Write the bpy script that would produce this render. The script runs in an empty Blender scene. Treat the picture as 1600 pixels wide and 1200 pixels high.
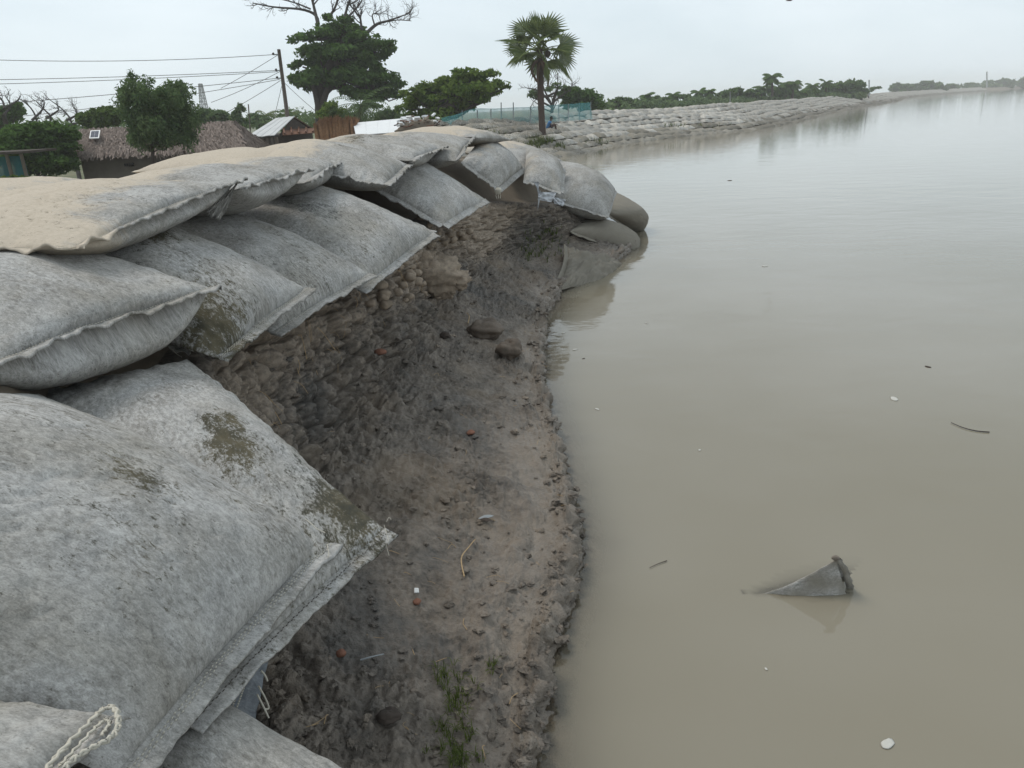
import bpy, math, random
import numpy as np

# ------------------------------------------------------------------ camera, sky, sun, exposure
S = bpy.context.scene
COL = S.collection
F = 1208.0; CAM_H = 2.3; PIT = math.radians(19.6); ROL = math.radians(2.7)
cd = bpy.data.cameras.new('camera'); cam = bpy.data.objects.new('camera', cd); COL.objects.link(cam)
cd.sensor_fit = 'HORIZONTAL'; cd.sensor_width = 36.0; cd.lens = 36.0 * F / 1600
cd.clip_start = 0.05; cd.clip_end = 6000
cam.location = (0, 0, CAM_H)
from mathutils import Matrix, Vector
cam.rotation_euler = (Matrix.Rotation(math.pi / 2 - PIT, 3, 'X') @ Matrix.Rotation(-ROL, 3, 'Z')).to_euler()
S.camera = cam

w = bpy.data.worlds.new('World'); S.world = w; w.use_nodes = True
SUN_EL, SUN_AZ = math.radians(58), math.radians(-65)      # azimuth from +Y, clockwise
wn = w.node_tree; wn.nodes.clear()
def N(nt, t, **k):
    n = nt.nodes.new(t)
    for a, b in k.items(): setattr(n, a, b)
    return n
wo = N(wn, 'ShaderNodeOutputWorld'); bg = N(wn, 'ShaderNodeBackground'); bg.inputs['Strength'].default_value = 0.12
sky = N(wn, 'ShaderNodeTexSky', sky_type='NISHITA', sun_disc=False)
sky.sun_elevation = SUN_EL; sky.sun_rotation = SUN_AZ; sky.air_density = 1.0; sky.dust_density = 3.0
tc = N(wn, 'ShaderNodeTexCoord'); mp = N(wn, 'ShaderNodeMapping'); mp.inputs['Scale'].default_value = (1.0, 1.0, 3.2)
nz = N(wn, 'ShaderNodeTexNoise'); nz.inputs['Scale'].default_value = 2.3; nz.inputs['Detail'].default_value = 7; nz.inputs['Roughness'].default_value = .55
nz.inputs['Distortion'].default_value = .3
cr = N(wn, 'ShaderNodeValToRGB')
cr.color_ramp.elements[0].position = .36; cr.color_ramp.elements[0].color = (5.95, 6.8, 7.3, 1)
cr.color_ramp.elements[1].position = .66; cr.color_ramp.elements[1].color = (7.05, 7.8, 8.25, 1)
mx = N(wn, 'ShaderNodeMix', data_type='RGBA'); mx.inputs['Factor'].default_value = .88
wn.links.new(tc.outputs['Generated'], mp.inputs['Vector']); wn.links.new(mp.outputs['Vector'], nz.inputs['Vector'])
wn.links.new(nz.outputs['Fac'], cr.inputs['Fac']); wn.links.new(sky.outputs['Color'], mx.inputs['A']); wn.links.new(cr.outputs['Color'], mx.inputs['B'])
wn.links.new(mx.outputs['Result'], bg.inputs['Color']); wn.links.new(bg.outputs['Background'], wo.inputs['Surface'])

sl = bpy.data.lights.new('sun', 'SUN'); so = bpy.data.objects.new('sun', sl); COL.objects.link(so)
sl.energy = 1.45; sl.angle = math.radians(22); sl.color = (1.0, .92, .82)
sd = Vector((math.sin(SUN_AZ) * math.cos(SUN_EL), math.cos(SUN_AZ) * math.cos(SUN_EL), math.sin(SUN_EL)))
so.rotation_euler = sd.to_track_quat('Z', 'Y').to_euler()

S.view_settings.view_transform = 'Standard'; S.view_settings.look = 'None'
S.view_settings.exposure = 0.13; S.view_settings.gamma = 1.0; S.view_settings.use_curve_mapping = False
S.render.engine = 'CYCLES'
S.cycles.use_denoising = True
S.cycles.max_bounces = 6; S.cycles.transparent_max_bounces = 12; S.cycles.volume_bounces = 2

# ------------------------------------------------------------------ helpers
random.seed(7); RG = np.random.default_rng(7)
A = np.array
_c, _s = math.cos(ROL), math.sin(ROL); _cp, _sp = math.cos(PIT), math.sin(PIT)
def ray(px, py):
    x = px - 800.; y = -(py - 600.)
    xr = _c * x + _s * y; yr = -_s * x + _c * y
    return A([xr, F * _cp + yr * _sp, -F * _sp + yr * _cp])
def PY(px, py, Y):
    d = ray(px, py); return A([0, 0, CAM_H]) + d * (Y / d[1])
def PZ(px, py, z):
    d = ray(px, py); return A([0, 0, CAM_H]) + d * ((z - CAM_H) / d[2])
def proj(P):
    P = np.asarray(P, float).reshape(-1, 3) - A([0, 0, CAM_H])
    xr = P[:, 0]; dep = P[:, 1] * _cp - P[:, 2] * _sp; yr = P[:, 1] * _sp + P[:, 2] * _cp
    xr = xr / dep * F; yr = yr / dep * F
    return np.stack([800 + _c * xr - _s * yr, 600 - (_s * xr + _c * yr), dep], 1)

_perm = np.random.default_rng(3).permutation(256).astype(np.int64); _perm = np.concatenate([_perm, _perm, _perm])
_grad = np.random.default_rng(4).normal(size=(256, 3)); _grad /= np.linalg.norm(_grad, axis=1)[:, None]
def noise(P):
    P = np.asarray(P, float).reshape(-1, 3); i = np.floor(P).astype(np.int64); f = P - i; i &= 255
    u = f * f * f * (f * (f * 6 - 15) + 10); r = 0
    for dx in (0, 1):
        for dy in (0, 1):
            for dz in (0, 1):
                h = _perm[_perm[_perm[(i[:, 0] + dx) & 255] + ((i[:, 1] + dy) & 255)] + ((i[:, 2] + dz) & 255)]
                g = _grad[h]; d = g[:, 0] * (f[:, 0] - dx) + g[:, 1] * (f[:, 1] - dy) + g[:, 2] * (f[:, 2] - dz)
                r = r + d * (u[:, 0] if dx else 1 - u[:, 0]) * (u[:, 1] if dy else 1 - u[:, 1]) * (u[:, 2] if dz else 1 - u[:, 2])
    return r * 1.5
def fbm(P, o=4, g=.5):
    P = np.asarray(P, float); r = 0; a = 1.
    for k in range(o): r = r + a * noise(P * 2 ** k + 17.3 * k); a *= g
    return r
_jit = np.random.default_rng(5).random((256, 3))
def voro(P):
    P = np.asarray(P, float); i = np.floor(P).astype(np.int64); f1 = np.full(len(P), 9.); f2 = np.full(len(P), 9.)
    for dx in (-1, 0, 1):
        for dy in (-1, 0, 1):
            for dz in (-1, 0, 1):
                c = i + A([dx, dy, dz]); k = c & 255
                h = _perm[_perm[_perm[k[:, 0]] + k[:, 1]] + k[:, 2]]
                d = np.linalg.norm(c + _jit[h] - P, axis=1)
                m = d < f1; f2 = np.where(m, f1, np.minimum(f2, d)); f1 = np.where(m, d, f1)
    return f1, f2
def cells(P):
    P = np.asarray(P, float); i = np.floor(P).astype(np.int64); f1 = np.full(len(P), 9.); f2 = np.full(len(P), 9.); h1 = np.zeros(len(P))
    for dx in (-1, 0, 1):
        for dy in (-1, 0, 1):
            for dz in (-1, 0, 1):
                c = i + A([dx, dy, dz]); k = c & 255
                h = _perm[_perm[_perm[k[:, 0]] + k[:, 1]] + k[:, 2]]
                d = np.linalg.norm(c + _jit[h] - P, axis=1); m = d < f1; h1 = np.where(m, _jit[h, 0], h1)
                f2 = np.where(m, f1, np.minimum(f2, d)); f1 = np.where(m, d, f1)
    return f2 - f1, h1, f1

def mesh_np(name, V, Q=None, T=None, smooth=True, uv=None, col=None, extra=None):
    V = np.asarray(V, np.float32).reshape(-1, 3)
    me = bpy.data.meshes.new(name); me.vertices.add(len(V)); me.vertices.foreach_set('co', V.ravel())
    idx = []; tot = []
    if Q is not None and len(Q): Q = np.asarray(Q, np.int32).reshape(-1, 4); idx.append(Q.ravel()); tot.append(np.full(len(Q), 4))
    if T is not None and len(T): T = np.asarray(T, np.int32).reshape(-1, 3); idx.append(T.ravel()); tot.append(np.full(len(T), 3))
    idx = np.concatenate(idx).astype(np.int32); tot = np.concatenate(tot).astype(np.int32)
    st = np.concatenate([[0], np.cumsum(tot)[:-1]]).astype(np.int32)
    me.loops.add(len(idx)); me.loops.foreach_set('vertex_index', idx)
    me.polygons.add(len(tot)); me.polygons.foreach_set('loop_start', st); me.polygons.foreach_set('loop_total', tot)
    me.polygons.foreach_set('use_smooth', np.full(len(tot), smooth))
    if uv is not None:
        l = me.uv_layers.new(name='UVMap'); l.data.foreach_set('uv', np.asarray(uv, np.float32)[idx].ravel())
    if col is not None:
        c = np.asarray(col, np.float32)
        a = me.color_attributes.new('mark', 'FLOAT_COLOR', 'POINT'); a.data.foreach_set('color', c.ravel())
    if extra is not None:
        for k, v in extra.items():
            a = me.attributes.new(k, 'FLOAT', 'POINT'); a.data.foreach_set('value', np.asarray(v, np.float32).ravel())
    me.update(calc_edges=True); me.validate()
    return me
def obj(name, me, mat=None, parent=None, label=None, cat=None, group=None, kind=None, loc=None):
    o = bpy.data.objects.new(name, me); COL.objects.link(o)
    if mat is not None and me is not None and len(me.materials) == 0: me.materials.append(mat)
    if parent is not None:
        o.parent = parent; 
    if loc is not None: o.location = loc
    tag(o, label, cat, group, kind); return o
def tag(o, label=None, cat=None, group=None, kind=None):
    if label: o['label'] = label
    if cat: o['category'] = cat
    if group: o['group'] = group
    if kind: o['kind'] = kind
def empty(name, loc, label, cat, group=None):
    o = bpy.data.objects.new(name, None); COL.objects.link(o); o.location = loc; o.empty_display_size = .1
    tag(o, label, cat, group); return o
def grid_q(n, m, off=0, closed=False):
    i, j = np.meshgrid(np.arange(n - 1), np.arange(m if closed else m - 1), indexing='ij'); j2 = (j + 1) % m
    return np.stack([i * m + j, (i + 1) * m + j, (i + 1) * m + j2, i * m + j2], -1).reshape(-1, 4) + off
class MB:
    def __init__(s): s.V = []; s.Q = []; s.T = []; s.n = 0; s.C = []
    def add(s, V, Q=None, T=None, C=None):
        V = np.asarray(V, float).reshape(-1, 3)
        if Q is not None and len(Q): s.Q.append(np.asarray(Q).reshape(-1, 4) + s.n)
        if T is not None and len(T): s.T.append(np.asarray(T).reshape(-1, 3) + s.n)
        s.V.append(V); s.n += len(V); s.C.append(np.zeros((len(V), 4)) if C is None else np.asarray(C) * np.ones((len(V), 4)))
        return s
    def box(s, c, d, R=None, C=None):
        p = A([[x, y, z] for x in (-.5, .5) for y in (-.5, .5) for z in (-.5, .5)]) * A(d)
        if R is not None: p = p @ np.asarray(R).T
        return s.add(p + A(c), [[0, 1, 3, 2], [4, 6, 7, 5], [0, 4, 5, 1], [2, 3, 7, 6], [0, 2, 6, 4], [1, 5, 7, 3]], C=C)
    def hexa(s, P, C=None):       # 8 points: bottom ring 4, top ring 4
        return s.add(P, [[3, 2, 1, 0], [4, 5, 6, 7], [0, 1, 5, 4], [1, 2, 6, 5], [2, 3, 7, 6], [3, 0, 4, 7]], C=C)
    def tube(s, P, r, n=6, C=None):
        P = np.asarray(P, float); r = np.ones(len(P)) * r
        t = np.gradient(P, axis=0); t /= np.linalg.norm(t, axis=1)[:, None] + 1e-9
        ref = A([0, 0, 1.]) if abs(t[0, 2]) < .9 else A([1., 0, 0]); a = np.cross(t[0], ref); a /= np.linalg.norm(a)
        rings = []
        ang = np.arange(n) * 2 * math.pi / n
        for k in range(len(P)):
            a = a - t[k] * a.dot(t[k]); a /= np.linalg.norm(a) + 1e-9; b = np.cross(t[k], a)
            rings.append(P[k] + r[k] * (np.cos(ang)[:, None] * a + np.sin(ang)[:, None] * b))
        V = np.concatenate(rings + [[P[0]], [P[-1]]]); m = len(P) * n
        T = [[(j + 1) % n, j, m] for j in range(n)] + [[(len(P) - 1) * n + j, (len(P) - 1) * n + (j + 1) % n, m + 1] for j in range(n)]
        return s.add(V, grid_q(len(P), n, closed=True), T, C)
    def mesh(s, name, smooth=True):
        return mesh_np(name, np.concatenate(s.V), np.concatenate(s.Q) if s.Q else None, np.concatenate(s.T) if s.T else None, smooth, col=np.concatenate(s.C))
    def build(s, name, mat, parent=None, smooth=True, **k):
        if parent is not None:
            l = parent.location
            p = parent.parent
            off = A(l) + (A(p.location) if p is not None else 0)
            s.V = [v - off for v in s.V]
        return obj(name, s.mesh(name, smooth), mat, parent, **k)
def unit(v): v = np.asarray(v, float); return v / (np.linalg.norm(v) + 1e-12)
def rotz(a): c, s = math.cos(a), math.sin(a); return A([[c, -s, 0], [s, c, 0], [0, 0, 1]])
def rotx(a): c, s = math.cos(a), math.sin(a); return A([[1, 0, 0], [0, c, -s], [0, s, c]])
def roty(a): c, s = math.cos(a), math.sin(a); return A([[c, 0, s], [0, 1, 0], [-s, 0, c]])
def smooth_path(P, n):
    P = np.asarray(P, float); k = len(P); t = np.linspace(0, k - 1, n); out = []
    for q in t:
        i = min(int(q), k - 2); f = q - i; p0 = P[max(i - 1, 0)]; p1 = P[i]; p2 = P[i + 1]; p3 = P[min(i + 2, k - 1)]
        out.append(.5 * (2 * p1 + (p2 - p0) * f + (2 * p0 - 5 * p1 + 4 * p2 - p3) * f * f + (3 * p1 - p0 - 3 * p2 + p3) * f ** 3))
    return A(out)
_ico = None
def rock(c, r, seed, sub=12, sq=(1, 1, 1), amp=.35):
    n, m = sub, sub + 4
    th = np.linspace(.02, math.pi - .02, n); ph = np.arange(m) * 2 * math.pi / m
    D = np.stack([np.sin(th)[:, None] * np.cos(ph), np.sin(th)[:, None] * np.sin(ph), np.cos(th)[:, None] * np.ones(m)], -1).reshape(-1, 3)
    q = 1 + amp * fbm(D * 1.3 + seed * 3.7, 3, .6)
    f1, f2 = voro(D * 2.2 + seed * 5.1); q = q + (f2 - f1) * amp * .35
    return D * q[:, None] * r * A(sq, float) + A(c), grid_q(n, m, closed=True)

# ------------------------------------------------------------------ materials
def mat(name):
    m = bpy.data.materials.new(name); m.use_nodes = True; nt = m.node_tree
    return m, nt, nt.nodes['Principled BSDF'], nt.nodes['Material Output']
def LK(nt, a, b): nt.links.new(a, b)
def mixc(nt, fac, a, b):
    n = N(nt, 'ShaderNodeMix', data_type='RGBA')
    for i, v in (('Factor', fac), ('A', a), ('B', b)):
        if isinstance(v, (int, float)): n.inputs[i].default_value = v
        elif isinstance(v, (tuple, list)): n.inputs[i].default_value = (*v, 1)
        else: LK(nt, v, n.inputs[i])
    return n.outputs['Result']
def mth(nt, op, a, b=None, clamp=False):
    n = N(nt, 'ShaderNodeMath', operation=op, use_clamp=clamp)
    for i, v in ((0, a), (1, b)):
        if v is None: continue
        if isinstance(v, (int, float)): n.inputs[i].default_value = v
        else: LK(nt, v, n.inputs[i])
    return n.outputs[0]
def maprange(nt, v, a, b, c=0., d=1.):
    n = N(nt, 'ShaderNodeMapRange'); LK(nt, v, n.inputs['Value'])
    for k, x in (('From Min', a), ('From Max', b), ('To Min', c), ('To Max', d)): n.inputs[k].default_value = x
    return n.outputs['Result']
def nzt(nt, vec, scale, detail=4, rough=.55, dist=0., sc=None):
    if sc is not None:
        m = N(nt, 'ShaderNodeMapping'); m.inputs['Scale'].default_value = sc; LK(nt, vec, m.inputs['Vector']); vec = m.outputs['Vector']
    n = N(nt, 'ShaderNodeTexNoise'); n.inputs['Scale'].default_value = scale; n.inputs['Detail'].default_value = detail
    n.inputs['Roughness'].default_value = rough; n.inputs['Distortion'].default_value = dist
    LK(nt, vec, n.inputs['Vector']); return n.outputs['Fac']
def simple(name, c, rough=.85, var=.25, scale=6., bump=.0, c2=None, metallic=0., spec=.3):
    m, nt, b, o = mat(name); t = N(nt, 'ShaderNodeTexCoord')
    f = nzt(nt, t.outputs['Object'], scale, 5, .6)
    c2 = c2 or tuple(x * (1 - var) for x in c); c1 = tuple(min(1, x * (1 + var)) for x in c) if c2 is None else c
    LK(nt, mixc(nt, maprange(nt, f, .3, .7), c2, c1), b.inputs['Base Color'])
    b.inputs['Roughness'].default_value = rough; b.inputs['Metallic'].default_value = metallic; b.inputs['Specular IOR Level'].default_value = spec
    if bump:
        bp = N(nt, 'ShaderNodeBump'); bp.inputs['Strength'].default_value = bump; bp.inputs['Distance'].default_value = .02
        LK(nt, f, bp.inputs['Height']); LK(nt, bp.outputs['Normal'], b.inputs['Normal'])
    return m
M = {}
def felt(name, base, light, random_obj=False):
    m, nt, b, o = mat(name); t = N(nt, 'ShaderNodeTexCoord'); uv = t.outputs['UV']
    at = N(nt, 'ShaderNodeAttribute', attribute_name='mark'); sp = N(nt, 'ShaderNodeSeparateColor'); LK(nt, at.outputs['Color'], sp.inputs['Color'])
    R_, G_, B_, A_ = sp.outputs[0], sp.outputs[1], sp.outputs[2], at.outputs['Alpha']
    fib = nzt(nt, uv, 42, 6, .70, .6, (1., 1.35, 1))
    mot = nzt(nt, uv, 5.5, 4, .6, .3)
    fin = nzt(nt, uv, 190, 2, .6, 0, (1, 1.3, 1))
    k = mth(nt, 'ADD', mth(nt, 'MULTIPLY', fib, .62), mth(nt, 'ADD', mth(nt, 'MULTIPLY', mot, .3), mth(nt, 'MULTIPLY', fin, .3)))
    c = mixc(nt, maprange(nt, k, .44, .80), base, light)
    mu = N(nt, 'ShaderNodeMix', data_type='RGBA', blend_type='MULTIPLY'); LK(nt, mth(nt, 'MULTIPLY', maprange(nt, nzt(nt, uv, 2.1, 5, .6, .6), .42, .66), .75, True), mu.inputs['Factor']); LK(nt, c, mu.inputs['A']); mu.inputs['B'].default_value = (.72, .685, .62, 1); c = mu.outputs['Result']
    # scattered grime that lies on the cloth
    g1 = nzt(nt, uv, 3.2, 6, .72, .5); g2 = nzt(nt, uv, 46, 4, .7, 0, (1, 1.6, 1))
    gr = mth(nt, 'ADD', mth(nt, 'MULTIPLY', maprange(nt, g1, .44, .68), maprange(nt, g2, .44, .62), True), mth(nt, 'MULTIPLY', maprange(nt, nzt(nt, uv, 90, 3, .6), .64, .72), .8), True)
    c = mixc(nt, mth(nt, 'MULTIPLY', gr, .75), c, (.095, .085, .068))
    s1 = nzt(nt, uv, 9, 6, .62, .4)
    sand = maprange(nt, mth(nt, 'ADD', R_, mth(nt, 'MULTIPLY', mth(nt, 'SUBTRACT', nzt(nt, uv, 5, 8, .72, .5), .5), 2.0)), .32, .78)
    c = mixc(nt, mth(nt, 'MULTIPLY', sand, .92), c, mixc(nt, maprange(nt, fib, .35, .65), (.42, .362, .288), (.50, .432, .35)))
    pt = mth(nt, 'ADD', mth(nt, 'MULTIPLY', nzt(nt, uv, 14, 6, .7, .4, (1, 1.5, 1)), .5), mth(nt, 'MULTIPLY', nzt(nt, uv, 62, 5, .75, .2, (1, 1.5, 1)), .5))
    moss = maprange(nt, mth(nt, 'ADD', G_, mth(nt, 'MULTIPLY', mth(nt, 'SUBTRACT', pt, .5), 4.6)), .40, .85)
    c = mixc(nt, mth(nt, 'MULTIPLY', moss, .9), c, mixc(nt, maprange(nt, s1, .4, .6), (.034, .029, .012), (.078, .064, .032)))
    blk = maprange(nt, mth(nt, 'ADD', B_, mth(nt, 'MULTIPLY', mth(nt, 'SUBTRACT', pt, .5), 4.6)), .42, .85)
    c = mixc(nt, mth(nt, 'MULTIPLY', blk, .75), c, (.05, .05, .042))
    silt = maprange(nt, mth(nt, 'ADD', A_, mth(nt, 'MULTIPLY', mth(nt, 'SUBTRACT', s1, .5), .35)), .3, .7)
    c = mixc(nt, mth(nt, 'MULTIPLY', silt, .95), c, mixc(nt, s1, (.165, .15, .122), (.215, .195, .16)))
    if random_obj:
        oi = N(nt, 'ShaderNodeObjectInfo'); hs = N(nt, 'ShaderNodeHueSaturation'); LK(nt, c, hs.inputs['Color'])
        LK(nt, maprange(nt, oi.outputs['Random'], 0, 1, .75, 1.15), hs.inputs['Value']); c = hs.outputs['Color']
    LK(nt, c, b.inputs['Base Color']); b.inputs['Roughness'].default_value = .95; b.inputs['Specular IOR Level'].default_value = .15
    bp = N(nt, 'ShaderNodeBump'); bp.inputs['Strength'].default_value = .35; bp.inputs['Distance'].default_value = .004
    LK(nt, mth(nt, 'ADD', fib, mth(nt, 'MULTIPLY', fin, .5)), bp.inputs['Height']); LK(nt, bp.outputs['Normal'], b.inputs['Normal'])
    return m
M['felt'] = felt('geotextile_felt', (.170, .167, .160), (.535, .525, .505))
M['felt_dark'] = felt('new_dark_felt', (.10, .11, .125), (.26, .28, .30))
M['thread'] = simple('thread', (.50, .47, .40), .9, .2, 60)
M['thread_dark'] = simple('dark_thread', (.10, .09, .08), .9, .2, 60)

def mud_mat(name):
    m, nt, b, o = mat(name); g = N(nt, 'ShaderNodeNewGeometry'); p = g.outputs['Position']
    at = N(nt, 'ShaderNodeAttribute', attribute_name='dry'); wt = N(nt, 'ShaderNodeAttribute', attribute_name='wet')
    n1 = nzt(nt, p, 3.5, 6, .65, .4); n2 = nzt(nt, p, 26, 6, .68, .2); n3 = nzt(nt, p, 120, 3, .6); n4 = nzt(nt, p, 1.7, 4, .6, .3)
    c = mixc(nt, maprange(nt, mth(nt, 'ADD', mth(nt, 'MULTIPLY', n1, .55), mth(nt, 'MULTIPLY', n2, .6)), .42, .74), (.052, .044, .036), (.235, .200, .165))
    c = mixc(nt, mth(nt, 'MULTIPLY', maprange(nt, n4, .52, .66), .55), c, (.185, .145, .105))
    c = mixc(nt, mth(nt, 'MULTIPLY', maprange(nt, n4, .46, .34), .5), c, (.09, .088, .084))
    dr = maprange(nt, mth(nt, 'ADD', at.outputs['Fac'], mth(nt, 'MULTIPLY', mth(nt, 'SUBTRACT', n2, .5), .8)), .3, .75)
    c = mixc(nt, dr, c, mixc(nt, n2, (.20, .158, .118), (.40, .33, .26)))
    we = maprange(nt, mth(nt, 'ADD', wt.outputs['Fac'], mth(nt, 'MULTIPLY', mth(nt, 'SUBTRACT', n1, .5), .7)), .3, .8)
    c = mixc(nt, mth(nt, 'MULTIPLY', we, .6), c, (.22, .186, .150))
    LK(nt, c, b.inputs['Base Color'])
    LK(nt, maprange(nt, we, 0, 1, .78, .33), b.inputs['Roughness']); b.inputs['Specular IOR Level'].default_value = .4
    bp = N(nt, 'ShaderNodeBump'); bp.inputs['Strength'].default_value = .9; bp.inputs['Distance'].default_value = .02
    LK(nt, mth(nt, 'ADD', n2, mth(nt, 'MULTIPLY', n3, .35)), bp.inputs['Height']); LK(nt, bp.outputs['Normal'], b.inputs['Normal'])
    return m
M['mud'] = mud_mat('river_mud')
M['earth'] = simple('bank_earth', (.20, .165, .125), .95, .35, 3, .3)
M['land'] = simple('land_soil', (.16, .15, .09), .95, .4, .6, .2, c2=(.07, .09, .035))
M['clay_dry'] = simple('dry_clay', (.34, .275, .21), .95, .4, 22, .5)
M['clay_wet'] = simple('wet_clay', (.14, .11, .085), .7, .35, 18, .4)
M['brick'] = simple('brick', (.21, .10, .066), .9, .35, 40, .3)

def water_mat():
    m, nt, b, o = mat('river_water'); nt.nodes.remove(b)
    g = N(nt, 'ShaderNodeNewGeometry'); p = g.outputs['Position']
    dp = N(nt, 'ShaderNodeAttribute', attribute_name='depth')
    n1 = nzt(nt, p, .35, 3, .5, .2); n0 = nzt(nt, p, 2.4, 3, .55, .4)
    body = mixc(nt, maprange(nt, n1, .35, .65), (.196, .175, .128), (.226, .206, .162))
    df = N(nt, 'ShaderNodeBsdfDiffuse'); LK(nt, body, df.inputs['Color'])
    tr = N(nt, 'ShaderNodeBsdfTransparent'); tr.inputs['Color'].default_value = (.92, .88, .8, 1)
    al = mth(nt, 'SUBTRACT', 1., mth(nt, 'POWER', 2.718, mth(nt, 'MULTIPLY', dp.outputs['Fac'], -17.)), True)
    ms = N(nt, 'ShaderNodeMixShader'); LK(nt, al, ms.inputs[0]); LK(nt, tr.outputs[0], ms.inputs[1]); LK(nt, df.outputs[0], ms.inputs[2])
    gl = N(nt, 'ShaderNodeBsdfGlossy'); gl.inputs['Roughness'].default_value = .04; gl.inputs['Color'].default_value = (1, 1, 1, 1)
    w1 = nzt(nt, p, 1.1, 4, .55, .3, (1, 1.5, 1)); w2 = nzt(nt, p, 9, 3, .5, .2, (1, 1.6, 1))
    bp = N(nt, 'ShaderNodeBump'); bp.inputs['Strength'].default_value = 1.; bp.inputs['Distance'].default_value = .008
    LK(nt, mth(nt, 'ADD', w1, mth(nt, 'MULTIPLY', w2, .06)), bp.inputs['Height'])
    fr = N(nt, 'ShaderNodeFresnel'); fr.inputs['IOR'].default_value = 1.33
    LK(nt, bp.outputs['Normal'], gl.inputs['Normal']); LK(nt, bp.outputs['Normal'], fr.inputs['Normal'])
    m2 = N(nt, 'ShaderNodeMixShader'); LK(nt, fr.outputs[0], m2.inputs[0]); LK(nt, ms.outputs[0], m2.inputs[1]); LK(nt, gl.outputs[0], m2.inputs[2])
    LK(nt, m2.outputs[0], o.inputs['Surface']); return m
M['water'] = water_mat()

def leaf_mat(name, dark, light, trans=.38):
    m, nt, b, o = mat(name); nt.nodes.remove(b)
    at = N(nt, 'ShaderNodeAttribute', attribute_name='mark'); sp = N(nt, 'ShaderNodeSeparateColor'); LK(nt, at.outputs['Color'], sp.inputs['Color'])
    c = mixc(nt, sp.outputs[0], dark, light)
    df = N(nt, 'ShaderNodeBsdfDiffuse'); tl = N(nt, 'ShaderNodeBsdfTranslucent'); LK(nt, c, df.inputs['Color']); LK(nt, c, tl.inputs['Color'])
    ms = N(nt, 'ShaderNodeMixShader'); ms.inputs[0].default_value = trans; LK(nt, df.outputs[0], ms.inputs[1]); LK(nt, tl.outputs[0], ms.inputs[2])
    LK(nt, ms.outputs[0], o.inputs['Surface']); return m
M['leaf_dark'] = leaf_mat('dark_leaves', (.040, .078, .022), (.125, .21, .058))
M['leaf_mid'] = leaf_mat('mid_leaves', (.05, .092, .02), (.19, .26, .055))
M['leaf_grey'] = leaf_mat('grey_green_leaves', (.055, .098, .042), (.165, .225, .095))
M['leaf_light'] = leaf_mat('light_leaves', (.05, .085, .02), (.14, .2, .06))
M['leaf_palm'] = leaf_mat('palm_leaves', (.055, .088, .028), (.22, .26, .10))
M['grass'] = leaf_mat('grass_blades', (.05, .07, .02), (.16, .19, .06))
M['bark'] = simple('bark', (.065, .052, .043), .95, .4, 9, .4)
M['bark_dead'] = simple('dead_bark', (.075, .066, .06), .95, .3, 9, .3)
M['palm_bark'] = simple('palm_bark', (.085, .06, .048), .95, .4, 12, .5)
M['petiole'] = simple('petiole', (.12, .115, .05), .8, .3, 8)
M['dead_frond'] = simple('dead_frond', (.13, .085, .062), .95, .4, 10)

# ------------------------------------------------------------------ the bank: plan lines
def interp(y, T): T = A(T); return np.interp(y, T[:, 0], T[:, 1])
XTOP = [(.3, -1.15), (1.3, -1.05), (2.0, -.95), (2.6, -.95), (3.1, -1.40), (4., -1.45), (5., -1.30), (6.2, -1.03), (7.5, -.83), (8.8, -.52), (10.3, -.20), (11.5, .42), (12.5, 1.1), (13.2, 1.5), (14, 1.6)]
ZTOP = [(.3, .75), (1.3, .78), (2.0, .85), (2.6, .9), (3.2, 1.15), (4., 1.22), (6.2, 1.22), (8.8, 1.2), (10.3, 1.12), (11.5, .95), (13, .7), (14, .5)]
XFOOT = [(.3, -.95), (1.3, -.95), (2., -.90), (2.6, -.92), (3.4, -1.12), (4.3, -1.14), (5., -1.02), (6.2, -.83), (7.5, -.66), (8.8, -.48), (10.3, -.12), (11.5, .55), (12.5, 1.35), (14, 1.95)]
ZFOOT = [(.3, .40), (2.6, .40), (4., .46), (6.2, .48), (8, .5), (10.3, .52), (11.5, .42), (13, .3), (14, .1)]
XW = [(.3, -.05), (1.3, .0), (2.2, .02), (2.37, .03), (2.73, .09), (3.18, .20), (3.75, .33), (4.5, .33), (5.28, .31), (6.42, .25), (8.88, .42), (10.2, .75), (11, 1.15), (11.8, 1.65), (13, 2.15), (14, 2.3)]

# ------------------------------------------------------------------ mud slope (eroded face and shelf)
NR, NC = 860, 400
ys = .55 * np.exp(np.linspace(0, 1, NR) * math.log(13.8 / .55))
wob = noise(np.stack([ys * 1.7, ys * 0, ys * 0 + 3.3], 1)) * .05 + noise(np.stack([ys * 6, ys * 0, ys * 0 + 9.3], 1)) * .02
xt = interp(ys, XTOP) + wob * .8; zt = interp(ys, ZTOP); xf = interp(ys, XFOOT) + wob; zf = interp(ys, ZFOOT); xw = interp(ys, XW) + wob * .6
sec_t = A([0, .07, .12, .24, .30, .38, .70, .775, .80, .86, 1.0])
secx = np.stack([xt - .75, xt - .08, xt, xt + (xf - xt) * .55, xf, xf + (xw - xf) * .15, xf + (xw - xf) * .85, xw - .02, xw + .015, xw + .22, xw + 1.3], 1)
secz = np.stack([zt + .12, zt + .05, zt - .06, zf + (zt - zf) * .40, zf + .02, zf * .80, zf * .28, zf * .05 + .075, zt * 0 - .012, zt * 0 - .09, zt * 0 - .7], 1)
tt = np.concatenate([np.linspace(0, .12, 40, endpoint=False), np.linspace(.12, .30, 110, endpoint=False), np.linspace(.30, .80, 210, endpoint=False), np.linspace(.80, 1, 40)])
k = np.clip(np.searchsorted(sec_t, tt, 'right') - 1, 0, len(sec_t) - 2); f = (tt - sec_t[k]) / (sec_t[k + 1] - sec_t[k])
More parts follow.
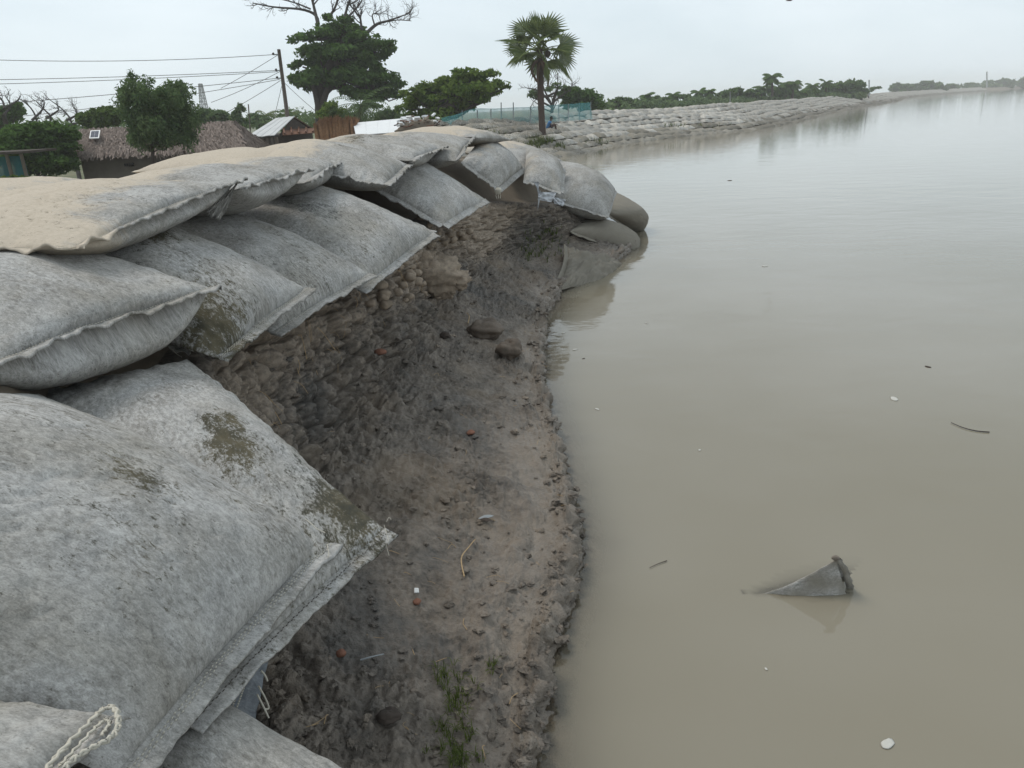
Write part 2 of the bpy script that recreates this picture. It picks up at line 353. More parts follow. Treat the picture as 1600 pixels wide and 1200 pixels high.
def cr_interp(Sx):
    p0 = Sx[:, np.maximum(k - 1, 0)]; p1 = Sx[:, k]; p2 = Sx[:, k + 1]; p3 = Sx[:, np.minimum(k + 2, len(sec_t) - 1)]
    return .5 * (2 * p1 + (p2 - p0) * f + (2 * p0 - 5 * p1 + 4 * p2 - p3) * f * f + (3 * p1 - p0 - 3 * p2 + p3) * f ** 3) * .55 + .45 * (p1 + (p2 - p1) * f)
MX = cr_interp(secx); MZ = cr_interp(secz); MY = np.repeat(ys[:, None], len(tt), 1)
G = np.stack([MX, MY, MZ], -1)
def gnorm(G):
    du = np.gradient(G, axis=0); dv = np.gradient(G, axis=1); n = np.cross(dv, du); n /= np.linalg.norm(n, axis=-1)[..., None] + 1e-9
    n[n[..., 2] < -.2] *= 1; return n
nrm = gnorm(G)
if nrm[:, -60:, 2].mean() < 0: nrm = -nrm
P = G.reshape(-1, 3); T_ = np.tile(tt, NR)
cl = np.clip((T_ - .06) / .06, 0, 1) * np.clip((.40 - T_) / .10, 0, 1)                       # cliff
shf = np.clip((T_ - .27) / .06, 0, 1) * np.clip((.84 - T_) / .05, 0, 1)                      # shelf
wl = np.exp(-((T_ - .765) / .045) ** 2)
f1, f2 = voro(P * 6.5 + .15 * fbm(P * 9, 2)[:, None]); h1, h2 = voro(P * 17 + .2 * fbm(P * 14, 2)[:, None])
big = fbm(P * 2.1, 3)
D = .045 * big * (cl * 1.3 + shf * .8)
wp = P + .012 * np.stack([fbm(P * 8 + 1, 3), fbm(P * 8 + 4, 3), fbm(P * 8 + 8, 3)], 1)
e1, c1, _ = cells(wp * A([5.5, 5.5, 6.5])); e2, c2, _ = cells(wp * 13 + 3); e3, c3, r3 = cells(wp * 26 + 9); e4, c4, r4 = cells(wp * 52 + 5)
dome = lambda e, k: 1 - np.exp(-np.maximum(e, 0) / k)
D += cl * (.075 * (dome(e1, .14) - .5) + .07 * (c1 - .5) * dome(e1, .12) + .032 * (dome(e2, .14) - .5) + .035 * (c2 - .5) * dome(e2, .15) + .010 * (dome(e3, .15) - .5) + .008 * fbm(P * 30, 3, .6) - .04 * np.exp(-(e1 / .045) ** 2) - .014 * np.exp(-(e2 / .05) ** 2))
patch = np.clip(.5 + 1.3 * fbm(P * A([1.6, 1.2, 1.6]) + 5, 3), 0, 1)
D += shf * patch * (.035 * np.maximum(0, noise(P * 15) - .12) + .016 * np.maximum(0, noise(P * 33 + 3) - .08) + .006 * np.maximum(0, noise(P * 70 + 7)))
chunk = np.clip(patch * 1.5 - .35, 0, 1)
D += shf * chunk * (.085 * np.clip(c2 - .60, 0, 1) * dome(e2, .15) + .030 * np.clip(c3 - .5, -.25, 1) * dome(e3, .15) + .010 * (c4 - .5) * dome(e4, .2) - .008 * np.exp(-(e3 / .06) ** 2))
D += shf * (1 - chunk) * .010 * np.clip(c3 - .7, 0, 1) * np.clip(e3 / .25, 0, 1)
D += wl * (.05 * np.clip(c2 - .45, 0, 1) * np.clip(e2 / .2, 0, 1) + .03 * np.clip(c3 - .4, 0, 1))
D += shf * (.020 * fbm(P * 7, 4, .55) + .006 * fbm(P * A([45, 30, 45]), 3, .6))
D -= shf * .03 * np.maximum(0, noise(P * A([5.5, 5.5, 5.5]) + 21) - .35)
D += wl * (.055 * np.maximum(-.2, noise(P * 11 + 31)) + .05 * np.maximum(0, noise(P * 24 + 41) - .1))
rid = np.exp(-((T_ - .66 - .04 * np.repeat(noise(np.stack([ys * 1.3, ys * 0, ys * 0], 1)), len(tt))) / .03) ** 2) * np.repeat(np.clip((4.8 - ys) / 1.5, 0, 1), len(tt))
D += rid * (.035 + .03 * noise(P * 9 + 2))
P2 = P + nrm.reshape(-1, 3) * D[:, None]
# sideways tears in the cliff so that the face has overhung lumps
P2[:, 0] += cl * .01 * fbm(P * A([3, 3, 11]), 3)
Z = P2[:, 2]
dry = np.clip((Z - .62) / .6, 0, .55) * cl + .25 * np.clip(noise(P * 1.9 + 11), 0, 1)
for (yy, xx, ry, amt) in ((6.9, -.45, .7, .75), (9.6, -.1, 1.0, .8), (3.8, -1.1, .6, .25)):
    dry += amt * np.exp(-((P[:, 1] - yy) / ry) ** 2 - ((P[:, 0] - xx) / (ry * .45)) ** 2) * np.clip((Z - .45) / .15, 0, 1)
wet = np.clip((.27 - Z) / .2, 0, 1)
mud_me = mesh_np('mud_slope', P2, grid_q(NR, len(tt))[:, ::-1], extra={'dry': dry, 'wet': wet})
obj('mud_slope', mud_me, M['mud'], kind='structure')
MUDP = P2; MUDPX = proj(P2); MUDN = gnorm(P2.reshape(NR, len(tt), 3)).reshape(-1, 3)
if MUDN[:, 2].mean() < 0: MUDN = -MUDN
def mudpix(px, py):
    d = (MUDPX[:, 0] - px) ** 2 + (MUDPX[:, 1] - py) ** 2
    c = np.where(d < max(d.min() * 4, 36.))[0]; i = c[np.argmin(MUDPX[c, 2])]; return MUDP[i].copy(), MUDN[i].copy()

# loose crumbs of mud lying on the slope: nobody could count them
mb = MB(); rg = np.random.default_rng(11)
wts = (shf * (.25 + patch * 1.4) + cl * .5 + wl * 3.5 + np.exp(-((T_ - .31) / .03) ** 2) * 1.5) * (np.repeat(np.gradient(ys), len(tt)) / ys.repeat(len(tt)) ** 1.6)
sel = rg.choice(len(P2), 8500, p=wts / wts.sum()); protos = [rock((0, 0, 0), 1, s, 6, (1, .85, .7), .75) for s in range(10)]
for i in sel:
    r = .003 + .016 * rg.random() ** 4 * (1 + .10 * P2[i, 1]); v, q = protos[rg.integers(10)]
    mb.add((v * A([1.2, 1, .75])) @ rotz(rg.random() * 6.3).T * r + P2[i] + MUDN[i] * r * .25, q)
me = mb.mesh('mud_crumbs', False); n_ = len(me.vertices)
for k_, v_ in (('dry', rg.random(len(sel)).repeat(n_ // len(sel)) ** 3 * .5), ('wet', np.zeros(n_))):
    a = me.attributes.new(k_, 'FLOAT', 'POINT'); a.data.foreach_set('value', v_.astype(np.float32))
obj('mud_crumbs', me, M['mud'], kind='stuff')

# ------------------------------------------------------------------ earth core of the near bank and the long embankment
SHORE = A([[.7, 14.5], [-.5, 17], [-1.7, 20], [-2.4, 24], [-2.6, 28], [-2.2, 31.5], [-1.2, 34], [.1, 36], [1.3, 37.3], [2.7, 38.9], [5.3, 44.], [8.7, 50.5], [14.5, 57], [21, 63.8], [30.5, 81], [42, 103], [63, 140], [90, 184], [122, 245], [165, 310], [235, 400], [316, 492], [460, 650], [640, 820]])
def resample(Pl, step):
    seg = np.linalg.norm(np.diff(Pl, axis=0), axis=1); L = np.concatenate([[0], np.cumsum(seg)]); s = np.arange(0, L[-1], step)
    return np.stack([np.interp(s, L, Pl[:, 0]), np.interp(s, L, Pl[:, 1])], 1)
sh = smooth_path(SHORE, 400); SHR = resample(sh, .5)
tg = np.gradient(SHR, axis=0); tg /= np.linalg.norm(tg, axis=1)[:, None]; SHN = np.stack([-tg[:, 1], tg[:, 0]], 1)   # landward
prof = A([(-3.5, -1.2), (-.3, -.35), (0.2, -.12), (3.9, 1.42), (5.2, 1.5), (7.0, 1.2), (9.5, -.45), (11, -.55)])
idx = np.unique(np.concatenate([np.arange(0, 200, 2), np.arange(200, len(SHR), 12), [len(SHR) - 1]]))
V = []
for i in idx:
    for (d, z) in prof: V.append([*(SHR[i] + SHN[i] * d), z])
V = A(V); ck_ = np.repeat(np.clip(.45 + .55 * (idx * .5 - 8) / 11, .45, 1), len(prof)); V[:, 2] = np.where(V[:, 2] > 0, V[:, 2] * ck_, V[:, 2]); V[:, 2] += .05 * noise(V * .9)
V_BED = A([[-1.2, -60, -1.15], [1500, -60, -1.15], [1500, 1150, -1.15], [-1.2, 1150, -1.15]]); obj('river_bed', mesh_np('river_bed', V_BED, [[0, 1, 2, 3]]), M['mud'], kind='structure')
obj('embankment_earth', mesh_np('embankment_earth', V, grid_q(len(idx), len(prof))[:, ::-1]), M['earth'], kind='structure')
# near bank core under the sandbags
yy = np.concatenate([np.linspace(-6, 14, 60), [15., 16.5]]); V = []
for y in yy:
    x0 = interp(y, XTOP); z0 = interp(y, ZTOP); e = np.clip((15.5 - y) / 2.5, 0.02, 1)
    for (d, z) in ((-.12, z0 + .02), (-.35, z0 + .12), (-.75, 1.50), (-1.1, 1.62), (-2.6, 1.62), (-4.5, -.5), (-6, -.56)):
        V.append([x0 + d, y, (z + .9) * e - .9 if z > -.4 else z])
V = A(V); V[:, 2] += .03 * noise(V * 2)
obj('bank_earth', mesh_np('bank_earth', V, grid_q(len(yy), 7)), M['earth'], kind='structure')
# protected land behind the embankment
lv = [(-3000, -50, -.58), (-4.0, -50, -.58)] 
L1 = [(-4.2, -50), (-4.2, 5), (-4, 14)] + [tuple(SHR[i] + SHN[i] * 9.8) for i in range(24, len(SHR), 24)] + [(1500, 1150)]
V = []
for (x, y) in L1: V += [(-700, y, -.62), (-120, y, -.60), (x, y, -.57)]
V = A(V, float)
obj('ground', mesh_np('ground', V, grid_q(len(L1), 3)[:, ::-1]), M['land'], kind='structure')

# ------------------------------------------------------------------ water
gx = np.linspace(-1.4, 4.2, 190); gy = np.concatenate([np.linspace(-3, .5, 8, endpoint=False), np.linspace(.5, 7, 210, endpoint=False), np.linspace(7, 18, 160)])
shx = (P2[:, 0]).reshape(NR, -1); shz = P2[:, 2].reshape(NR, -1); k0 = np.searchsorted(tt, .45)
dep = np.zeros((len(gy), len(gx)))
for a_, y in enumerate(gy):
    r_ = np.clip(np.searchsorted(ys, y), 0, NR - 1); sx = np.maximum.accumulate(shx[r_, k0:])
    dep[a_] = np.where(gx > sx[-1], 1.0, -np.interp(gx, sx, shz[r_, k0:]))
dep = np.maximum(dep, 0)
SUB = PZ(1268, 928, 0)                                                    # half-sunk bag corner out in the river
XX, YY = np.meshgrid(gx, gy)
V = np.stack([XX, YY, XX * 0], -1).reshape(-1, 3); Q = grid_q(len(gy), len(gx))[:, ::-1]
WV = [V]; WQ = [Q]; off = len(V); WD = [dep.ravel()]
def wpoly(pts):
    global off
    WV.append(A([[x, y, 0] for x, y in pts], float)); WQ.append(A([[off, off + 1, off + 2, off + 3]])); WD.append(np.ones(4)); off += 4
wpoly([(-1.4, -60), (4.2, -60), (4.2, -3), (-1.4, -3)])
ycuts = [-60, -3, 18]
for a_, b_ in zip(ycuts[:-1], ycuts[1:]): wpoly([(4.2, a_), (1500, a_), (1500, b_), (4.2, b_)])
ids = [6] + list(range(14, len(SHR), 14)); lp = [(-1.4, 18.)] + [tuple(SHR[i] + SHN[i] * 2.2) for i in ids if SHR[i, 1] > 20]
for p, q in zip(lp[:-1], lp[1:]): wpoly([p, (1500, p[1]), (1500, q[1]), q])
WATER_DEPTH = np.concatenate(WD)
WATER_V = np.concatenate(WV); WATER_Q = np.concatenate(WQ)

# ------------------------------------------------------------------ sandbags
def fprof(x, p=2.1, q=.60): return np.clip(1 - np.abs(2 * x - 1) ** p, 0, 1) ** q
STN = {'sand': 0, 'moss': 1, 'black': 2, 'silt': 3}
def bag(label, a, b, c, d, T=.2, Tb=.1, seed=1, flaps=('front',), fw=.055, tilt=-.3, stitch=0, stains=(), nu=84, nv=84,
        sand=0., sandu=.45, silt=0., silt_z=None, lump=.016, wr=.018, bend=0., mid=(0., 0.), ruf=.012, stitch_dark=False, extra=None, matname='felt', pinch=.025, belly=.03, group='sandbags armouring the near bank', peak=1.0):
    a, b, c, d = [np.asarray(v, float) for v in (a, b, c, d)]
    n = unit(np.cross(b - a, d - a)); n = n if n[2] > 0 else -n
    L = .5 * (np.linalg.norm(d - a) + np.linalg.norm(c - b)); W = .5 * (np.linalg.norm(b - a) + np.linalg.norm(c - d))
    def base(u, v):
        us = .5 + (u - .5) * (1 - pinch * 4 * v * (1 - v)); vs = .5 + (v - .5) * (1 - pinch * 4 * u * (1 - u))
        us, vs = us[..., None], vs[..., None]
        p = (1 - us) * ((1 - vs) * a + vs * b) + us * ((1 - vs) * d + vs * c)
        p = p + n * (bend * 4 * us * (1 - us)) 
        wv = noise(np.stack([u.ravel() * 2.3 + seed, v.ravel() * 2.3, u.ravel() * 0 + seed * 1.7], 1)).reshape(u.shape)[..., None]
        return p + n * .018 * wv
    def surf(u, v, side):
        p = base(u, v); uu = u ** peak
        h = fprof(uu) * fprof(v); q = np.stack([u.ravel() * L, v.ravel() * W, np.full(u.size, seed * 2.31)], 1)
        lm = (fbm(q * 2.6, 3) * lump).reshape(u.shape)
        ed = np.exp(-np.minimum(u, 1 - u) * L / .13); ev = np.exp(-np.minimum(v, 1 - v) * W / .13)
        w1 = (noise(q * A([2.5, 15., 1])) + .6 * noise(q * A([4., 31., 1]))).reshape(u.shape); w2 = (noise(q * A([15., 2.5, 1]) + 5) + .6 * noise(q * A([31., 4., 1]) + 5)).reshape(u.shape)
        cr_ = fbm(q * A([5, 7, 1]) + fbm(q * 3, 2)[:, None] * .8 + 9, 2).reshape(u.shape); crs = -np.exp(-(cr_ / .05) ** 2) * .009
        m = np.clip(h * 6, 0, 1)
        disp = (lm * h + crs * h + wr * (w1 * ed + w2 * ev)) * m
        ou = unit((a + b) - (c + d)); g = (u / .07) * np.exp(1 - u / .07) * fprof(v)
        if side > 0: return p + n * (h * T + disp)[..., None] + ou * (belly * .35 * g)[..., None]
        return p - n * (h * Tb - disp * .6)[..., None] + ou * (belly * g)[..., None]
    nu2, nv2 = (nu, nv)
    gu = .55 * (1 - np.cos(np.linspace(0, math.pi, nu2))) / 2 + .45 * np.linspace(0, 1, nu2)
    gv = .55 * (1 - np.cos(np.linspace(0, math.pi, nv2))) / 2 + .45 * np.linspace(0, 1, nv2)
    U, Vv = np.meshgrid(gu, gv, indexing='ij'); top = surf(U, Vv, 1)
    hu = gu[::2] if (nu2 % 2) else np.concatenate([gu[::2], [1.]]); hv = gv[::2] if (nv2 % 2) else np.concatenate([gv[::2], [1.]])
    U2, V2 = np.meshgrid(hu, hv, indexing='ij'); bot = surf(U2, V2, -1)
    V = np.concatenate([top.reshape(-1, 3), bot.reshape(-1, 3)])
    Q = np.concatenate([grid_q(nu2, nv2), grid_q(len(hu), len(hv), top.shape[0] * top.shape[1])[:, ::-1]])
    uu = np.concatenate([U.ravel(), U2.ravel()]); vv = np.concatenate([Vv.ravel(), V2.ravel()])
    def marks(u, v, z, P3):
        Cm = np.zeros((len(u), 4)); 
        if sand: Cm[:, 0] += sand * np.clip((u - sandu) / .35 + .5, 0, 1)
        if silt: Cm[:, 3] += silt
        if silt_z is not None: Cm[:, 3] += np.clip((silt_z - z) / .18 + .5, 0, 1)
        for (su, sv, ru, rv, am, ch) in stains: Cm[:, STN[ch]] += am * np.exp(-((u - su) / ru) ** 2 - ((v - sv) / rv) ** 2)
        Cm[:, 1] += .10 * np.clip(noise(np.stack([u * 3 * L, v * 3 * W, u * 0 + seed], 1)) + .2, 0, 1)
        return Cm
    flip = np.dot(np.cross(top[2, 1] - top[1, 1], top[1, 2] - top[1, 1]), n) < 0
    if flip: Q = Q[:, ::-1]
    cen = (a + b + c + d) / 4 - n * Tb
    me = mesh_np('sandbag', V - cen, Q, uv=np.stack([uu * L + seed * 3.1, vv * W + seed * 1.7], 1), col=marks(uu, vv, V[:, 2], V))
    o = obj('sandbag', me, M[matname], None, label, 'sandbag', group, loc=cen)
    # seam flaps: doubled cloth edge, ruffled, with chain stitching along it
    for fl in flaps:
        nm = fl; v0, v1 = -.01, 1.01
        if isinstance(fl, tuple): nm, v0, v1 = fl
        s = np.linspace(v0, v1, 120); sc_ = np.clip(s, 0, 1)
        if nm == 'front': B0 = base(sc_ * 0, sc_); inn = base(sc_ * 0 + .06, sc_)
        elif nm == 'near': B0 = base(sc_, sc_ * 0); inn = base(sc_, sc_ * 0 + .06)
        elif nm == 'far': B0 = base(sc_, sc_ * 0 + 1); inn = base(sc_, sc_ * 0 + .94)
        else: B0 = base(sc_ * 0 + 1, sc_); inn = base(sc_ * 0 + .94, sc_)
        tn = np.gradient(B0, axis=0); tn /= np.linalg.norm(tn, axis=1)[:, None] + 1e-9
        B0 = B0 + tn * ((s - sc_) * W)[:, None]
        o_ = B0 - inn; o_ -= tn * (o_ * tn).sum(1)[:, None]; o_ /= np.linalg.norm(o_, axis=1)[:, None] + 1e-9
        nn = np.cross(tn, o_); nn *= np.sign((nn * n).sum(1))[:, None]
        th = tilt + .35 * noise(np.stack([s * 3.1, s * 0 + seed, s * 0 + 4], 1)) 
        dr = np.cos(th)[:, None] * o_ + np.sin(th)[:, None] * nn; pr = -np.sin(th)[:, None] * o_ + np.cos(th)[:, None] * nn
        K = 7; kk = np.linspace(-.12, 1, K); fwv = fw * (1 + .18 * noise(np.stack([s * 5, s * 0 + seed, s * 0 + 8], 1)) + .06 * noise(np.stack([s * 31, s * 0 + seed, s * 0 + 8], 1)))
        rf = ruf * (noise(np.stack([s * 9 * W, s * 0 + seed, s * 0], 1)) * 1.6 + .7 * noise(np.stack([s * 23 * W, s * 0 + seed, s * 0 + 2], 1)))
        lay = []
        for sgn in (1, -1):
            pts = B0[:, None] + dr[:, None] * (fwv[:, None] * kk[None])[..., None] + pr[:, None] * (rf[:, None] * np.clip(kk, 0, 1)[None] ** 1.3 + sgn * (.0045 + .001 * sgn * np.clip(kk, 0, 1)[None]))[..., None]
            lay.append(pts)
        ring = np.concatenate([lay[0], lay[1][:, ::-1]], 1); m_ = ring.shape[1]
        Vf = ring.reshape(-1, 3); Qf = grid_q(len(s), m_, closed=True)
        caps = []
        for e in (0, len(s) - 1):
            for q_ in range(K - 1): caps.append([e * m_ + q_, e * m_ + q_ + 1, e * m_ + m_ - 2 - q_, e * m_ + m_ - 1 - q_])
        Qf = np.concatenate([Qf, A(caps)])
        sv = np.repeat(s, m_); ku = np.tile(np.concatenate([kk, kk[::-1]]), len(s))
        Cf = marks(*(( ku * 0, np.clip(sv, 0, 1)) if nm == 'front' else (np.clip(sv, 0, 1), ku * 0 + (1 if nm == 'far' else 0)) if nm in ('near', 'far') else (ku * 0 + 1, np.clip(sv, 0, 1))), Vf[:, 2], Vf)
        fm = mesh_np('seam_flap', Vf - cen, Qf, uv=np.stack([ku * fw + seed, sv * W * 1.0], 1), col=Cf)
        fo = obj('seam_flap', fm, M[matname], o)
        if stitch:
            sm = MB(); Ltot = np.linalg.norm(np.diff(B0, axis=0), axis=1).sum(); nst = int(Ltot / .012)
            for row, kf in enumerate(([.30] if stitch == 1 else [.26, .42])):
                cl_ = B0 + dr * (fwv * kf)[:, None] + pr * (rf * kf ** 1.3 + .0075)[:, None]
                f_ = np.linspace(0, len(s) - 1.01, nst + 1); i_ = f_.astype(int); Pp = cl_[i_] + (cl_[np.minimum(i_ + 1, len(s) - 1)] - cl_[i_]) * (f_ - i_)[:, None]
                for q_ in range(nst):
                    p0, p1 = Pp[q_], Pp[q_ + 1]; t_ = p1 - p0; l_ = np.linalg.norm(t_); 
                    if l_ < 1e-5: continue
                    t_ = t_ / l_; j_ = i_[q_]; sdv = dr[j_]; up = pr[j_]; m0 = (p0 + p1) / 2 + sdv * .0012 * (1 if q_ % 2 else -1); r_ = .0021
                    sm.add([m0 - t_ * l_ * .46, m0 + sdv * r_, m0 + up * r_ * 1.3, m0 - sdv * r_, m0 - up * r_, m0 + t_ * l_ * .46], None,
                           [[0, 2, 1], [0, 3, 2], [0, 4, 3], [0, 1, 4], [5, 1, 2], [5, 2, 3], [5, 3, 4], [5, 4, 1]])
            sm.V = [v - cen for v in sm.V]
            obj('stitching', sm.mesh('stitching'), M['thread_dark' if stitch_dark else 'thread'], fo, kind='stuff')
    return o
def offs(p, dx, dy, dz): return p + A([dx, dy, dz])
BAGS = {}
def cloth(name, corners, parent, amp=.02, seed=1, m='felt', n=26, freq=5., ragged=.0, thick=.004, mark=(0, 0, 0, 0), belly=0.):
    a, b, c, d = [np.asarray(p, float) for p in corners]; g = np.linspace(0, 1, n); U, V = np.meshgrid(g, g, indexing='ij')
    nn = unit(np.cross(b - a, d - a)); u, v = U[..., None], V[..., None]
    vv = v
    if ragged: vv = v * (1 + ragged * noise(np.stack([U.ravel() * 13, U.ravel() * 0 + seed, U.ravel() * 0], 1)).reshape(U.shape)[..., None])
    p = (1 - u) * ((1 - vv) * a + vv * d) + u * ((1 - vv) * b + vv * c)
    q = np.stack([U.ravel() * freq, V.ravel() * freq * .6, U.ravel() * 0 + seed * 3.3], 1)
    p = p + nn * (amp * (noise(q) * 1.4 + .6 * noise(q * 2.3)).reshape(U.shape) + belly * np.sin(U * math.pi) * np.sin(V * math.pi))[..., None]
    m2 = n * n; V1 = np.concatenate([p.reshape(-1, 3), p.reshape(-1, 3) - nn * thick]); Qt = grid_q(n, n)
    rim = []
    for k in range(n - 1):
        for (i, j) in ((k, k + 1), ((n - 1) * n + k + 1, (n - 1) * n + k), ((k + 1) * n, k * n), (k * n + n - 1, (k + 1) * n + n - 1)): rim.append([i, j, j + m2, i + m2])
    L = np.linalg.norm(b - a); W = np.linalg.norm(d - a)
    off = A(parent.location) if parent is not None else (a + b + c + d) / 4
    me = mesh_np(name, V1 - off, np.concatenate([Qt[:, ::-1], Qt + m2, A(rim)]), uv=np.tile(np.stack([U.ravel() * L + seed, V.ravel() * W], 1), (2, 1)), col=np.tile(A(mark, float), (2 * m2, 1)))
    return obj(name, me, M[m], parent, loc=None if parent is not None else off)
def threads(parent, paths, r=.002, name='loose_thread', m='thread'):
    for p in paths: t = MB(); t.tube(smooth_path(p, 14), r, 5); t.build(name, M[m], parent)

exec_bags = True
# lowest tier, nearest the camera
a, b = PZ(180, 1215, 1.00), PZ(508, 850, 1.00)
D1 = A([-1.28, .42, .16])
BAGS['A2'] = bag('biggest sandbag, filling the lower left, with a white thread on its seam corner', a, b, PY(62, 612, 2.62), a + A([-1.05, -.10, .88]), T=.24, Tb=.12, seed=2, flaps=(('front', -.06, 1.05),), fw=.062, tilt=.3, stitch=2,
    stains=((.42, .62, .10, .08, .6, 'moss'), (.75, .75, .2, .18, .42, 'moss'), (.25, .85, .2, .1, .35, 'moss'), (.3, .45, .16, .22, .25, 'moss'), (.25, .55, .15, .1, .25, 'black'), (.6, .3, .3, .3, .18, 'black')), nu=130, nv=120, wr=.010)
a, b = PZ(395, 1030, .93), PZ(603, 828, .93)
a = a + (a - b) * .35
BAGS['A1'] = bag('sandbag with brown moss stain and dark green pointed corner over the mud', a, b, PY(292, 562, 3.2), PY(20, 625, 2.75), T=.165, Tb=.12, seed=3, flaps=(('front', 0, 1.03),), fw=.05, tilt=-.1, stitch=1, stitch_dark=True, ruf=.016,
    stains=((.42, .62, .12, .15, 1.0, 'moss'), (.52, .70, .05, .10, .5, 'moss'), (.12, .95, .16, .18, .9, 'moss'), (.05, .6, .18, .5, .35, 'moss'), (.15, .8, .2, .25, .45, 'black'), (.3, .9, .2, .1, .3, 'black')), nu=120, nv=110)
a, b = PZ(40, 1240, 1.18), PZ(182, 1125, 1.18)
BAGS['A3'] = bag('light grey sandbag in the bottom left corner with a thick white thread loop', a + (a - b) * 1.5, b, b + A([-.95, .14, .10]), a + (a - b) * 1.5 + A([-.95, .05, .03]), T=.13, Tb=.12, seed=4, flaps=('front',), fw=.035, tilt=.2, nu=70, nv=70)
lp = [PZ(x, y, 1.215) for x, y in ((70, 1205), (105, 1165), (135, 1135), (158, 1112), (176, 1106), (184, 1122), (182, 1142), (168, 1158), (140, 1172), (112, 1190), (95, 1210))]
lq = [p + A([.004 * math.cos(k * 2.1), .004 * math.sin(k * 2.1), .003]) for k, p in enumerate(smooth_path(lp, 60))]
t = MB(); t.tube(lq, .0035, 6); t.tube([p + A([.005 * math.sin(k * 1.7), .003, .003 * math.cos(k * 1.7)]) for k, p in enumerate(smooth_path(lp, 60))], .003, 6)
l2 = [PZ(x, y, 1.212) for x, y in ((92, 1200), (118, 1172), (148, 1140), (165, 1126), (172, 1132), (160, 1150))]
t.tube([p + A([.003 * math.cos(k * 2.1), .003 * math.sin(k * 2.1), .003]) for k, p in enumerate(smooth_path(l2, 40))], .003, 6)
t.build('thread_loop', M['thread'], BAGS['A3'])
b, c = PZ(640, 1260, .72), PZ(330, 1128, .80)
BAGS['A4'] = bag('smooth grey sandbag along the bottom edge below the dark stitched scrap', PZ(520, 1560, .62), b, c + A([-.35, .25, .10]), PZ(120, 1330, .8), T=.12, Tb=.12, seed=5, flaps=(), nu=80, nv=80)
# torn dark scrap with double stitching, hanging under the big bag
p = [PY(330, 1098, 1.72), PY(392, 1012, 1.86), PY(412, 1022, 1.84), PY(398, 1122, 1.70), PY(312, 1112, 1.66)]
o = cloth('torn_flap', [PY(385, 1000, 1.82), PY(418, 1025, 1.88), PY(392, 1150, 1.72), PY(300, 1128, 1.62)], BAGS['A1'], .008, 3, 'felt_dark', belly=.02)
o['label'] = 'torn dark grey flap with two white stitch rows'
t = MB()
for x0, x1 in ((396, 352), (402, 360)):
    q = [PY(x0 + (x1 - x0) * k / 30, 1015 + 118 * k / 30, 1.80 - .13 * k / 30 - .02) + A([.0, 0, .0]) for k in range(31)]
    for k in range(30): t.tube([q[k], (q[k] * .25 + q[k + 1] * .75)], .0028, 5)
t.build('stitching', M['thread'], BAGS['A1'], kind='stuff')
threads(BAGS['A1'], [[PY(404, 1072, 1.74), PY(414, 1090, 1.75), PY(420, 1106, 1.75), PY(414, 1108, 1.74)], [PY(402, 1085, 1.73), PY(412, 1105, 1.73), PY(420, 1122, 1.72)], [PY(408, 1048, 1.78), PY(414, 1055, 1.78), PY(418, 1064, 1.78)]], .0028)
threads(BAGS['A1'], [[PZ(600, 820, .96), PZ(607, 845, .95), PZ(604, 852, .93), PZ(608, 868, .90)], [PZ(604, 815, .96), PZ(608, 808, .965), PZ(611, 812, .96)]], .0009)
threads(BAGS['A2'], [[PZ(508, 832, 1.05), PZ(495, 826, 1.06), PZ(486, 818, 1.07), PZ(470, 806, 1.08)], [PZ(511, 850, 1.02), PZ(514, 866, 1.01), PZ(512, 872, 1.0)]], .0014)

# middle tier
a, b = PZ(-40, 575, 1.60), PZ(330, 450, 1.63)
BAGS['B1'] = bag('grey sandbag at the left edge with a long wavy seam, above the biggest bag', a, b, b + A([-1.15, .55, .17]), a + A([-1.25, .42, .17]), T=.17, Tb=.36, belly=.15, seed=6, flaps=(('front', -.02, 1.04),), fw=.062, tilt=.25, stitch=1, ruf=.018, nu=110, nv=110, wr=.014,
    stains=((.9, .2, .4, .5, .25, 'sand'), (.1, .9, .1, .1, .3, 'moss')))
threads(BAGS['B1'], [[PY(325, 448, 3.82), PY(335, 452, 3.80), PY(342, 455, 3.8)], [PY(318, 470, 3.75), PY(328, 480, 3.72), PY(330, 470, 3.72)]], .002)
a, b = PY(338, 560, 3.15), PY(478, 452, 4.15)
BAGS['B2'] = bag('sandbag with two dark olive stains between the wavy seam and the clay face', a, b, b + A([-1.25, .50, .36]), a + A([-1.25, .40, .36]), T=.24, Tb=.16, belly=.05, seed=7, flaps=(('front', -.02, 1.03),), fw=.06, tilt=.1, stitch=2, nu=110, nv=110, peak=.92,
    stains=((.06, .12, .14, .22, 1.0, 'moss'), (.50, .52, .10, .16, .95, 'moss'), (.62, .35, .10, .20, .85, 'moss'), (.5, .2, .2, .15, .4, 'black'), (.3, .7, .3, .3, .3, 'black'), (.2, .4, .2, .2, .3, 'moss')))
a, b = PY(425, 522, 4.05), PY(578, 428, 5.1)
BAGS['B3'] = bag('grey speckled sandbag, second of the row hanging over the clay face', a, b, b + A([-1.22, .50, .42]), a + A([-1.25, .45, .40]), T=.25, Tb=.16, belly=.05, seed=8, flaps=(('front', -.03, 1.03),), fw=.06, tilt=.1, stitch=1, nu=100, nv=100,
    stains=((.2, .3, .3, .3, .38, 'black'), (.35, .75, .25, .2, .3, 'moss'), (.1, .5, .15, .4, .25, 'moss')))
a, b = PY(560, 455, 5.05), PY(678, 364, 6.2)
